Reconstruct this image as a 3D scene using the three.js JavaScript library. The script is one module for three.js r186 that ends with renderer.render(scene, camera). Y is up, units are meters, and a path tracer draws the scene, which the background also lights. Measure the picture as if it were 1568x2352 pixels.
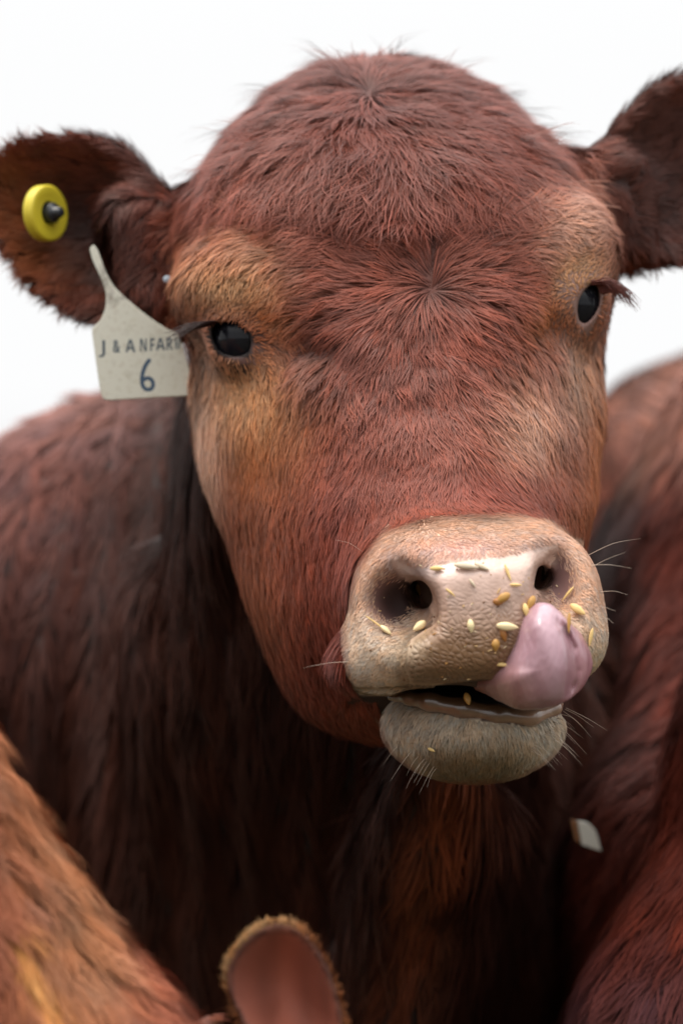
import * as THREE from 'three';
import { ImprovedNoise } from 'three/addons/math/ImprovedNoise.js';
import { mergeGeometries } from 'three/addons/utils/BufferGeometryUtils.js';

// ---------------------------------------------------------------- camera, sky, sun, exposure
const H = 0.9, DIST = 1.2;                       // camera height, distance from the camera to the plane of the calf's eyes
const scene = new THREE.Scene();
const camera = new THREE.PerspectiveCamera(2 * Math.atan(0.25) * 180 / Math.PI, 682 / 1024, 0.05, 3000);
camera.position.set(0, H, DIST);
camera.lookAt(0, H, 0);
camera.focus = 1.042;
camera.userData.fStop = 5.2;
scene.add(camera);

{ // bright even overcast, brighter overhead
  const w = 64, h = 64, d = new Float32Array(w * h * 4);
  for (let j = 0; j < h; j++) {
    const el = ((j + 0.5) / h - 0.5) * Math.PI;
    const t = THREE.MathUtils.smoothstep(el, 0.22, 1.3);
    const L = el < 0 ? 0.25 : 0.79 + 2.1 * t;
    for (let i = 0; i < w; i++) { const o = (j * w + i) * 4; d[o] = L * 0.997; d[o + 1] = L; d[o + 2] = L * 1.005; d[o + 3] = 1; }
  }
  const sky = new THREE.DataTexture(d, w, h, THREE.RGBAFormat, THREE.FloatType);
  sky.mapping = THREE.EquirectangularReflectionMapping; sky.magFilter = THREE.LinearFilter; sky.needsUpdate = true;
  scene.background = sky; scene.environment = sky;
}
const sun = new THREE.DirectionalLight(0xfff1e0, 1.9);
sun.position.set(-0.9, 4.2, 0.35); sun.target.position.set(0, H, 0);
sun.castShadow = true; sun.shadow.radius = 40; sun.shadow.mapSize.set(2048, 2048);
Object.assign(sun.shadow.camera, { left: -2, right: 2, top: 2, bottom: -2, near: 0.5, far: 9 });
scene.add(sun, sun.target);
const renderer = new THREE.WebGLRenderer({ antialias: true });
renderer.toneMapping = THREE.LinearToneMapping;
renderer.toneMappingExposure = 1.25;
renderer.shadowMap.enabled = true;
renderer.setSize(682, 1024);

// ---------------------------------------------------------------- helpers
const { clamp, lerp } = THREE.MathUtils;
const smoothstep = (x, a, b) => { const t = clamp((x - a) / (b - a), 0, 1); return t * t * (3 - 2 * t); };
const noiser = new ImprovedNoise(), noise = (x, y, z) => noiser.noise(x + 71.3, y + 113.7, z + 37.1);
function rng(seed) { let a = seed >>> 0; return () => { a = (a + 0x6D2B79F5) | 0; let t = Math.imul(a ^ (a >>> 15), 1 | a); t = (t + Math.imul(t ^ (t >>> 7), 61 | t)) ^ t; return ((t ^ (t >>> 14)) >>> 0) / 4294967296; }; }
const K = 0.6 / 2352;                            // metres per sketch unit at the plane of the eyes
const W = (u, v, z) => { const s = K * (DIST - z) / DIST; return [(u - 784) * s, H + (1176 - v) * s, z]; };
const UV = (x, y, z) => { const s = DIST / (K * (DIST - z)); return [784 + x * s, 1176 - (y - H) * s]; };
const hex = (h) => { const c = new THREE.Color(h); return [c.r, c.g, c.b]; };
const mix3 = (a, b, t) => [a[0] + (b[0] - a[0]) * t, a[1] + (b[1] - a[1]) * t, a[2] + (b[2] - a[2]) * t];
const smin = (a, b, k) => { const h = Math.max(k - Math.abs(a - b), 0) / k; return Math.min(a, b) - h * h * k * 0.25; };
const smax = (a, b, k) => -smin(-a, -b, k);
const len3 = (x, y, z) => Math.sqrt(x * x + y * y + z * z);
function ell(x, y, z, c, rx, ry, rz) {           // ellipsoid, roughly a distance
  const X = (x - c[0]) / rx, Y = (y - c[1]) / ry, Z = (z - c[2]) / rz, q = len3(X, Y, Z);
  return (q - 1) * q / Math.max(len3(X / rx, Y / ry, Z / rz), 1e-6);
}
function cap(x, y, z, a, b, ra, rb) {            // tapered capsule
  const bx = b[0] - a[0], by = b[1] - a[1], bz = b[2] - a[2];
  const t = clamp(((x - a[0]) * bx + (y - a[1]) * by + (z - a[2]) * bz) / (bx * bx + by * by + bz * bz), 0, 1);
  return len3(x - a[0] - bx * t, y - a[1] - by * t, z - a[2] - bz * t) - (ra + (rb - ra) * t);
}
function chain(pts, k = 0.04) { return (x, y, z) => { let d = 1e3; for (let i = 0; i + 1 < pts.length; i++) { const c = cap(x, y, z, pts[i], pts[i + 1], pts[i][3], pts[i + 1][3]); d = i ? smin(d, c, k) : c; } return d; }; }
function lut(rows) {                             // smooth table [x, value] -> function
  rows = rows.slice().sort((a, b) => a[0] - b[0]);
  const n = 400, lo = rows[0][0], hi = rows[rows.length - 1][0], t = new Float32Array(n + 1);
  for (let i = 0, k = 0; i <= n; i++) {
    const x = lo + (hi - lo) * i / n;
    while (k < rows.length - 2 && x > rows[k + 1][0]) k++;
    const p0 = rows[Math.max(k - 1, 0)], p1 = rows[k], p2 = rows[k + 1], p3 = rows[Math.min(k + 2, rows.length - 1)];
    const dx = p2[0] - p1[0], s = (x - p1[0]) / dx;
    const m1 = (p2[1] - p0[1]) / (p2[0] - p0[0]) * dx, m2 = (p3[1] - p1[1]) / (p3[0] - p1[0]) * dx;
    t[i] = (2 * s ** 3 - 3 * s * s + 1) * p1[1] + (s ** 3 - 2 * s * s + s) * m1 + (-2 * s ** 3 + 3 * s * s) * p2[1] + (s ** 3 - s * s) * m2;
  }
  return (x) => { const q = clamp((x - lo) / (hi - lo), 0, 1) * n, i = Math.min(q | 0, n - 1); return t[i] + (t[i + 1] - t[i]) * (q - i); };
}
function leaf(outline, centre, z) {              // radius of an outline round its centre, as a function of the angle
  const P = outline.map(([u, v]) => W(u, v, z)), c = W(centre[0], centre[1], z), n = 180, R = new Float32Array(n);
  for (let i = 0; i < n; i++) {
    const a = i / n * 2 * Math.PI, dx = Math.cos(a), dy = Math.sin(a); let best = 0;
    for (let k = 0; k < P.length; k++) {
      const A = P[k], B = P[(k + 1) % P.length], ax = A[0] - c[0], ay = A[1] - c[1], ex = B[0] - A[0], ey = B[1] - A[1], det = dx * -ey + dy * ex;
      if (Math.abs(det) < 1e-12) continue;
      const t = (ax * -ey + ay * ex) / det, s = (dx * ay - dy * ax) / det;
      if (t > 0 && s >= -1e-6 && s <= 1 + 1e-6) best = Math.max(best, t);
    }
    R[i] = best;
  }
  const S = new Float32Array(n);
  for (let i = 0; i < n; i++) { let s = 0; for (let k = -4; k <= 4; k++) s += R[(i + k + n) % n]; S[i] = s / 9; }
  return { c, z, at: (x, y) => { let q = Math.atan2(y - c[1], x - c[0]) / (2 * Math.PI) * n; if (q < 0) q += n; const i = q | 0; return S[i % n] + (S[(i + 1) % n] - S[i % n]) * (q - i); } };
}
const ga = (u, v, cu, cv, ru, rv) => Math.exp(-(((u - cu) / ru) ** 2 + ((v - cv) / rv) ** 2));
function inPoly(P, u, v) { let r = false; for (let i = 0, j = P.length - 1; i < P.length; j = i++) if ((P[i][1] > v) !== (P[j][1] > v) && u < (P[j][0] - P[i][0]) * (v - P[i][1]) / (P[j][1] - P[i][1]) + P[i][0]) r = !r; return r; }
function distPoly(P, u, v) { let b = 1e9; for (let i = 0, j = P.length - 1; i < P.length; j = i++) { const ex = P[i][0] - P[j][0], ey = P[i][1] - P[j][1], t = clamp(((u - P[j][0]) * ex + (v - P[j][1]) * ey) / (ex * ex + ey * ey), 0, 1); b = Math.min(b, Math.hypot(u - P[j][0] - ex * t, v - P[j][1] - ey * t)); } return b; }

function surfaceNet(f, lo, hi, h) {              // meshes the zero set of f in a box
  const c = 3, B = [0, 1, 2].map((i) => Math.max(1, Math.ceil((hi[i] - lo[i]) / h / c))), n = B.map((b) => b * c + 1);
  const val = new Float32Array(n[0] * n[1] * n[2]).fill(NaN), N = (i, j, k) => (k * n[1] + j) * n[0] + i;
  const get = (i, j, k) => { const q = N(i, j, k); let w = val[q]; if (w !== w) { w = val[q] = f(lo[0] + i * h, lo[1] + j * h, lo[2] + k * h); } return w; };
  const act = new Uint8Array(B[0] * B[1] * B[2]), A = (i, j, k) => (k * B[1] + j) * B[0] + i;
  for (let k = 0; k < B[2]; k++) for (let j = 0; j < B[1]; j++) for (let i = 0; i < B[0]; i++) {
    let s = 0; for (let q = 0; q < 8; q++) s += get((i + (q & 1)) * c, (j + (q >> 1 & 1)) * c, (k + (q >> 2)) * c) < 0 ? 1 : 0;
    if (s > 0 && s < 8) for (let z = Math.max(0, k - 1); z <= Math.min(B[2] - 1, k + 1); z++) for (let y = Math.max(0, j - 1); y <= Math.min(B[1] - 1, j + 1); y++) for (let x = Math.max(0, i - 1); x <= Math.min(B[0] - 1, i + 1); x++) act[A(x, y, z)] = 1;
  }
  const id = new Map(), pos = [], idx = [], cells = [];
  for (let kb = 0; kb < B[2]; kb++) for (let jb = 0; jb < B[1]; jb++) for (let ib = 0; ib < B[0]; ib++) {
    if (!act[A(ib, jb, kb)]) continue;
    for (let k = kb * c; k < kb * c + c; k++) for (let j = jb * c; j < jb * c + c; j++) for (let i = ib * c; i < ib * c + c; i++) {
      const v = []; let m = 0;
      for (let q = 0; q < 8; q++) { v[q] = get(i + (q & 1), j + (q >> 1 & 1), k + (q >> 2)); if (v[q] < 0) m |= 1 << q; }
      if (m === 0 || m === 255) continue;
      let sx = 0, sy = 0, sz = 0, cnt = 0;
      for (let q = 0; q < 8; q++) for (const b of [1, 2, 4]) if (!(q & b) && ((m >> q & 1) !== (m >> (q | b) & 1))) {
        const t = v[q] / (v[q] - v[q | b]);
        sx += (q & 1) + (b === 1 ? t : 0); sy += (q >> 1 & 1) + (b === 2 ? t : 0); sz += (q >> 2) + (b === 4 ? t : 0); cnt++;
      }
      id.set(N(i, j, k), pos.length / 3); cells.push(i, j, k);
      pos.push(lo[0] + (i + sx / cnt) * h, lo[1] + (j + sy / cnt) * h, lo[2] + (k + sz / cnt) * h);
    }
  }
  for (let q = 0; q < cells.length; q += 3) {
    const [i, j, k] = [cells[q], cells[q + 1], cells[q + 2]], a = val[N(i, j, k)] < 0;
    const quad = (p, r, s, t, flip) => { p = id.get(p); r = id.get(r); s = id.get(s); t = id.get(t); if (p === undefined || r === undefined || s === undefined || t === undefined) return; flip ? idx.push(p, s, r, p, t, s) : idx.push(p, r, s, p, s, t); };
    if (j && k && a !== val[N(i + 1, j, k)] < 0) quad(N(i, j - 1, k - 1), N(i, j, k - 1), N(i, j, k), N(i, j - 1, k), !a);
    if (i && k && a !== val[N(i, j + 1, k)] < 0) quad(N(i - 1, j, k - 1), N(i - 1, j, k), N(i, j, k), N(i, j, k - 1), !a);
    if (i && j && a !== val[N(i, j, k + 1)] < 0) quad(N(i - 1, j - 1, k), N(i, j - 1, k), N(i, j, k), N(i - 1, j, k), !a);
  }
  const nor = new Float32Array(pos.length), e = h * 0.6;
  for (let q = 0; q < pos.length; q += 3) {
    const x = pos[q], y = pos[q + 1], z = pos[q + 2];
    const gx = f(x + e, y, z) - f(x - e, y, z), gy = f(x, y + e, z) - f(x, y - e, z), gz = f(x, y, z + e) - f(x, y, z - e), L = len3(gx, gy, gz) || 1;
    nor[q] = gx / L; nor[q + 1] = gy / L; nor[q + 2] = gz / L;
  }
  const g = new THREE.BufferGeometry();
  g.setAttribute('position', new THREE.BufferAttribute(new Float32Array(pos), 3));
  g.setAttribute('normal', new THREE.BufferAttribute(nor, 3));
  g.setIndex(idx);
  return g;
}
function paint(g, fn) {                          // colour of coat or skin at every vertex, painted shade included
  const p = g.attributes.position, n = g.attributes.normal, c = new Float32Array(p.count * 3);
  for (let i = 0; i < p.count; i++) c.set(fn(p.getX(i), p.getY(i), p.getZ(i), n.getX(i), n.getY(i), n.getZ(i)), i * 3);
  g.setAttribute('color', new THREE.BufferAttribute(c, 3));
  return g;
}
function part(name, g, m, parent) { const o = new THREE.Mesh(g, m); o.name = name; o.castShadow = o.receiveShadow = true; parent.add(o); return o; }
function tag(o, label, category, group, kind) { if (label) o.userData.label = label; if (category) o.userData.category = category; if (group) o.userData.group = group; if (kind) o.userData.kind = kind; return o; }

// Hair: tapered curved ribbons that grow out of a skin mesh. spec(u, v, x, y, z, nx, ny, nz) says how it grows there, or null where the skin is bare.
function growFur(g, seed, perSquareMetre, spec, opt = {}) {
  const R = rng(seed), p = g.attributes.position.array, nn = g.attributes.normal.array, ix = g.index.array;
  const pos = [], nor = [], col = [], idx = [], eye = [0, H, DIST], back = opt.back ?? -0.35;
  const S = opt.steps || [0, 0.3, 0.65, 1], gather = new Map();
  for (let t = 0; t < ix.length; t += 3) {
    const a = ix[t] * 3, b = ix[t + 1] * 3, c = ix[t + 2] * 3;
    const e1 = [p[b] - p[a], p[b + 1] - p[a + 1], p[b + 2] - p[a + 2]], e2 = [p[c] - p[a], p[c + 1] - p[a + 1], p[c + 2] - p[a + 2]];
    const area = 0.5 * len3(e1[1] * e2[2] - e1[2] * e2[1], e1[2] * e2[0] - e1[0] * e2[2], e1[0] * e2[1] - e1[1] * e2[0]);
    const [cu, cv] = UV(p[a], p[a + 1], p[a + 2]);
    if (cu < -260 || cu > 1830 || cv < -100 || cv > 2560) continue;
    const vx = eye[0] - p[a], vy = eye[1] - p[a + 1], vz = eye[2] - p[a + 2], vl = len3(vx, vy, vz);
    if ((nn[a] * vx + nn[a + 1] * vy + nn[a + 2] * vz) / vl < back) continue;
    let want = area * perSquareMetre; want = Math.floor(want) + (R() < want % 1 ? 1 : 0);
    for (let q = 0; q < want; q++) {
      let s = R(), w = R(); if (s + w > 1) { s = 1 - s; w = 1 - w; }
      const x = p[a] + e1[0] * s + e2[0] * w, y = p[a + 1] + e1[1] * s + e2[1] * w, z = p[a + 2] + e1[2] * s + e2[2] * w;
      let nx = nn[a] + (nn[b] - nn[a]) * s + (nn[c] - nn[a]) * w, ny = nn[a + 1] + (nn[b + 1] - nn[a + 1]) * s + (nn[c + 1] - nn[a + 1]) * w, nz = nn[a + 2] + (nn[b + 2] - nn[a + 2]) * s + (nn[c + 2] - nn[a + 2]) * w;
      const nl = len3(nx, ny, nz) || 1; nx /= nl; ny /= nl; nz /= nl;
      const [u, v] = UV(x, y, z), F = spec(u, v, x, y, z, nx, ny, nz, R);
      if (!F || R() > (F.keep ?? 1)) continue;
      F.root ??= 0.62;
      // the lock this hair belongs to: nearest jittered lattice point
      const cs = F.lock; let bd = 1e9, bc = null; const gi = Math.floor(x / cs), gj = Math.floor(y / cs), gk = Math.floor(z / cs);
      for (let i = gi - 1; i <= gi + 1; i++) for (let j = gj - 1; j <= gj + 1; j++) for (let k = gk - 1; k <= gk + 1; k++) {
        const key = (i * 73856093) ^ (j * 19349663) ^ (k * 83492791) ^ (Math.round(cs * 1e4) * 2654435);
        let L = gather.get(key);
        if (!L) { const r = rng(key); L = [r(), r(), r(), r(), r(), r(), r()]; gather.set(key, L); }
        const X = (i + L[0]) * cs, Y = (j + L[1]) * cs, Z = (k + L[2]) * cs, d = (X - x) ** 2 + (Y - y) ** 2 + (Z - z) ** 2;
        if (d < bd) { bd = d; bc = [X, Y, Z, L]; }
      }
      const L = bc[3], lockTurn = (L[3] - 0.5) * (F.stray ?? 0.5), own = (R() - 0.5) * (F.own ?? 0.35);
      let [dx, dy, dz] = F.dir; let dn = dx * nx + dy * ny + dz * nz; dx -= dn * nx; dy -= dn * ny; dz -= dn * nz; let dl = len3(dx, dy, dz);
      if (dl < 1e-4) { dx = 0; dy = -1; dz = 0; dn = dy * ny; dx -= dn * nx; dy -= dn * ny; dz -= dn * nz; dl = len3(dx, dy, dz) || 1; }
      dx /= dl; dy /= dl; dz /= dl;
      let bx = ny * dz - nz * dy, by = nz * dx - nx * dz, bz = nx * dy - ny * dx;          // across the hair
      const an = lockTurn + own, ca = Math.cos(an), sa = Math.sin(an);
      const tx = dx * ca + bx * sa, ty = dy * ca + by * sa, tz = dz * ca + bz * sa;
      bx = ny * tz - nz * ty; by = nz * tx - nx * tz; bz = nx * ty - ny * tx;
      const len = F.len * (0.65 + 0.5 * R() + 0.25 * (L[4] - 0.5)), lift = F.lift * (0.6 + 0.7 * L[5] + 0.3 * R()), wd = F.width * (0.7 + 0.6 * R());
      const gx = bc[0] - x, gy = bc[1] - y, gz = bc[2] - z, gn = gx * nx + gy * ny + gz * nz, gt = gx * tx + gy * ty + gz * tz, pull = F.pull;
      const ox = (gx - gn * nx - gt * tx) * pull, oy = (gy - gn * ny - gt * ty) * pull, oz = (gz - gn * nz - gt * tz) * pull;
      const bend = (R() - 0.5) * (F.bend ?? 0.25) + (L[6] - 0.5) * (F.bend ?? 0.25), fall = F.fall || 0;
      const shade = (1 + (L[6] - 0.5) * (F.vary ?? 0.3)) * (1 + (R() - 0.5) * 0.4 * (F.vary ?? 0.3)), warm = 1 + (L[0] - 0.5) * 0.2 + (R() - 0.5) * 0.12, base = pos.length / 3;
      for (let i = 0; i < S.length; i++) {
        const m = S[i], up = len * lift * (m - 0.55 * m * m), al = len * m * (1 - 0.12 * m), sd = len * bend * m * m;
        const px = x + tx * al + nx * up + bx * sd + ox * m * Math.sqrt(m), py = y + ty * al + ny * up + by * sd + oy * m * Math.sqrt(m) - fall * len * m * m, pz = z + tz * al + nz * up + bz * sd + oz * m * Math.sqrt(m);
        const slope = lift * (1 - 1.1 * m), ml = len3(nx - tx * slope, ny - ty * slope, nz - tz * slope);
        const mx = (nx - tx * slope) / ml, my = (ny - ty * slope) / ml, mz = (nz - tz * slope) / ml;
        const hw = wd * 0.5 * (m < 0.3 ? 0.8 : 1.35 - m), f2 = 0.35, k2 = 1 / Math.sqrt(1 + f2 * f2), tint = shade * (F.root + (1.12 - F.root) * Math.min(1, m * 1.5));  // darker roots paint the shade deep in the coat
        if (m < 1) {
          pos.push(px - bx * hw, py - by * hw, pz - bz * hw, px + bx * hw, py + by * hw, pz + bz * hw);
          nor.push((mx - bx * f2) * k2, (my - by * f2) * k2, (mz - bz * f2) * k2, (mx + bx * f2) * k2, (my + by * f2) * k2, (mz + bz * f2) * k2);
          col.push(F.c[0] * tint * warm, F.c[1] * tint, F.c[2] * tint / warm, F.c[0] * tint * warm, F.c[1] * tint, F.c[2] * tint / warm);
        } else { pos.push(px, py, pz); nor.push(mx, my, mz); col.push(F.c[0] * tint * warm, F.c[1] * tint, F.c[2] * tint / warm); }
      }
      for (let i = 0; i + 2 < S.length; i++) { const o = base + i * 2; idx.push(o, o + 2, o + 1, o + 1, o + 2, o + 3); }
      const o = base + (S.length - 2) * 2; idx.push(o, o + 2, o + 1);
    }
  }
  const out = new THREE.BufferGeometry();
  out.setAttribute('position', new THREE.BufferAttribute(new Float32Array(pos), 3));
  out.setAttribute('normal', new THREE.BufferAttribute(new Float32Array(nor), 3));
  out.setAttribute('color', new THREE.BufferAttribute(new Float32Array(col), 3));
  out.setIndex(new THREE.BufferAttribute(new Uint32Array(idx), 1));
  console.log('hairs', seed, (pos.length / 3 / (S.length * 2 - 1)) | 0);
  return out;
}
const hairMat = (rough, spec) => new THREE.MeshPhysicalMaterial({ vertexColors: true, roughness: rough, specularIntensity: spec, side: THREE.DoubleSide });
const furMaterial = hairMat(0.5, 0.5), softFurMaterial = hairMat(0.6, 0.2);
const skinMaterial = new THREE.MeshStandardMaterial({ vertexColors: true, roughness: 0.75 });

// ---------------------------------------------------------------- pasture
{
  const g = new THREE.CircleGeometry(900, 96); g.rotateX(-Math.PI / 2);
  const n = 256, d = new Uint8Array(n * n * 4);
  for (let j = 0; j < n; j++) for (let i = 0; i < n; i++) {
    const a = i / n * 2 * Math.PI, b = j / n * 2 * Math.PI, r = 1.4;
    const q = noise(Math.cos(a) * r, Math.sin(a) * r + Math.cos(b) * r, Math.sin(b) * r) + 0.5 * noise(Math.cos(a) * 6, Math.sin(a) * 6 + Math.cos(b) * 6, Math.sin(b) * 6);
    d.set([58 + 22 * q, 54 + 18 * q, 34 + 12 * q, 255], (j * n + i) * 4);
  }
  const t = new THREE.DataTexture(d, n, n); t.colorSpace = THREE.SRGBColorSpace; t.wrapS = t.wrapT = THREE.RepeatWrapping; t.repeat.set(900, 900); t.magFilter = THREE.LinearFilter; t.needsUpdate = true;
  const o = part('ground', g, new THREE.MeshStandardMaterial({ map: t, roughness: 1 }), scene);
  o.userData.kind = 'structure';
}

// ================================================================ the calf that looks into the camera
// rows: v, left edge, right edge, middle, depth of the front, of the left edge, of the right edge, of the back
const HEAD = [
  [145, 860, 898, 880, -0.075, -0.085, -0.080, -0.095],
  [152, 795, 952, 880, -0.045, -0.085, -0.078, -0.12],
  [166, 742, 1004, 880, -0.022, -0.085, -0.075, -0.14],
  [195, 684, 1064, 880, 0.002, -0.085, -0.07, -0.16],
  [234, 630, 1132, 882, 0.022, -0.082, -0.065, -0.18],
  [288, 576, 1188, 886, 0.042, -0.078, -0.06, -0.19],
  [346, 526, 1248, 892, 0.057, -0.072, -0.055, -0.2],
  [413, 478, 1300, 900, 0.069, -0.066, -0.048, -0.21],
  [491, 440, 1342, 920, 0.079, -0.06, -0.04, -0.21],
  [570, 430, 1370, 945, 0.087, -0.055, -0.03, -0.21],
  [650, 434, 1382, 970, 0.095, -0.05, -0.02, -0.21],
  [730, 442, 1380, 985, 0.103, -0.046, -0.012, -0.21],
  [820, 446, 1374, 1002, 0.112, -0.045, -0.008, -0.2],
  [900, 444, 1374, 1018, 0.122, -0.043, -0.003, -0.2],
  [980, 448, 1374, 1036, 0.133, -0.04, 0.006, -0.19],
  [1070, 466, 1368, 1054, 0.146, -0.032, 0.02, -0.16],
  [1160, 492, 1362, 1070, 0.160, -0.02, 0.035, -0.13],
  [1250, 526, 1346, 1085, 0.166, -0.005, 0.045, -0.09],
  [1350, 560, 1325, 1092, 0.164, 0.01, 0.05, -0.06],
  [1450, 598, 1290, 1090, 0.154, 0.02, 0.05, -0.035],
  [1550, 640, 1245, 1080, 0.134, 0.025, 0.05, -0.02],
  [1610, 676, 1200, 1060, 0.115, 0.027, 0.045, -0.012],
  [1665, 735, 1150, 1030, 0.09, 0.03, 0.042, -0.005],
  [1700, 800, 1080, 1000, 0.07, 0.032, 0.038, 0.0],
];
const tab = (iu, iz, k) => lut(HEAD.map((r) => { const p = W(r[iu], r[0], r[iz]); return [p[1], k === 'z' ? r[iz] : p[0]]; }));
const hxL = tab(1, 5), hzL = tab(1, 5, 'z'), hxR = tab(2, 6), hzR = tab(2, 6, 'z'), hxM = tab(3, 4), hzF = tab(3, 4, 'z');
const hzB = lut(HEAD.map((r) => [W(r[1], r[0], r[5])[1], r[7]]));
const hExp = lut([[1770, 2.0], [1500, 1.8], [1250, 1.62], [1050, 1.66], [850, 1.9], [700, 2.25], [450, 2.35], [150, 2.1]].map(([v, n]) => [W(0, v, 0)[1], n]));
const yTop = W(880, 143, -0.08)[1], yBot = W(950, 1704, 0.04)[1];

const NOSE = [[905, 1285], [940, 1303], [1000, 1300], [1080, 1288], [1180, 1276], [1240, 1258], [1272, 1252], [1272, 1290], [1238, 1335], [1218, 1385], [1215, 1430], [1196, 1500], [1150, 1550], [1060, 1566], [950, 1566], [935, 1530], [952, 1470], [1000, 1440], [1003, 1412], [985, 1376], [930, 1332]];
const inBand = (u, v) => inPoly(BAND, u + 9 * noise(u / 34, v / 34, 1.5), v + 9 * noise(u / 34, v / 34, 8.5));
const LIPS = [[905, 1606], [960, 1580], [1010, 1572], [1100, 1560], [1320, 1590], [1295, 1640], [1200, 1668], [1100, 1655], [1000, 1628]];
const BAND = [[880, 1215], [1000, 1182], [1130, 1172], [1250, 1176], [1340, 1226], [1430, 1300], [1450, 1420], [1450, 1600], [1310, 1600], [1320, 1700], [1190, 1800], [980, 1800], [890, 1720], [860, 1615], [800, 1610], [785, 1400], [815, 1300]];

const muzzleC = W(1092, 1392, 0.168), chinC = W(1085, 1666, 0.142);
const leftEar = leaf([[400, 470], [345, 385], [300, 345], [235, 322], [165, 312], [95, 318], [35, 338], [-10, 375], [-35, 430], [-25, 500], [10, 560], [60, 630], [120, 685], [180, 718], [240, 742], [320, 745], [385, 690], [415, 590]], [190, 520], -0.06);
const rightEar = leaf([[1340, 385], [1372, 335], [1420, 272], [1482, 212], [1560, 172], [1650, 150], [1740, 190], [1775, 320], [1735, 470], [1650, 560], [1568, 592], [1480, 612], [1420, 606], [1385, 545], [1358, 460]], [1540, 395], -0.065);
function earShell(E, x, y, z, cup, t, tilt = 0) {
  const R = E.at(x, y), r = Math.hypot(x - E.c[0], y - E.c[1]), q = r / R, z0 = E.z + tilt * (x - E.c[0]);
  const zs = z0 - cup * (1 - Math.min(q, 1.3) ** 2);
  return smax(Math.abs(z - zs) / Math.sqrt(1 + (2 * cup * q / R) ** 2) - t, (q - 1) * R, 0.008);
}
function headBase(x, y, z) {
  const xL = hxL(y), xR = hxR(y), xm = hxM(y), zf = hzF(y);
  const zs = lerp(hzL(y), hzR(y), smoothstep(x, xL, xR)), left = x < xm, a = left ? xm - xL : xR - xm, dx = x - xm, dz = z - zs;
  let d;
  if (dz > 0) {
    const b = Math.max(zf - zs, 0.004), n = hExp(y), q = Math.pow(Math.pow(Math.abs(dx) / a, n) + Math.pow(dz / b, n), 1 / n), L = Math.hypot(dx, dz);
    d = q > 1e-4 ? L * (1 - 1 / q) : -0.05;
  } else {
    const b = Math.max(zs - hzB(y), 0.004), q = Math.sqrt((dx / a) ** 2 + (dz / b) ** 2), L = Math.hypot(dx, dz);
    d = q > 1e-4 ? L * (1 - 1 / q) : -0.05;
  }
  d = Math.max(d, -0.06);
  d = smax(d, y - yTop, 0.004); d = smax(d, yBot - y, 0.02);
  return d;
}
const E = {};                                    // eyes, found below
const browL = W(560, 672, 0.03), browR = W(1292, 600, 0.035), lipCorner = W(850, 1518, 0.172), cheekL = W(600, 980, 0.03);
const nL = [W(916, 1312, 0.212), W(950, 1362, 0.208), W(990, 1408, 0.212)], nLin = W(1000, 1360, 0.15);
const nR = [W(1268, 1292, 0.2), W(1248, 1328, 0.204), W(1230, 1362, 0.21)], nRin = W(1190, 1310, 0.15);
const mouth = [W(800, 1600, 0.19), W(960, 1586, 0.205), W(1060, 1578, 0.21), W(1200, 1590, 0.215), W(1330, 1585, 0.185)];
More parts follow.
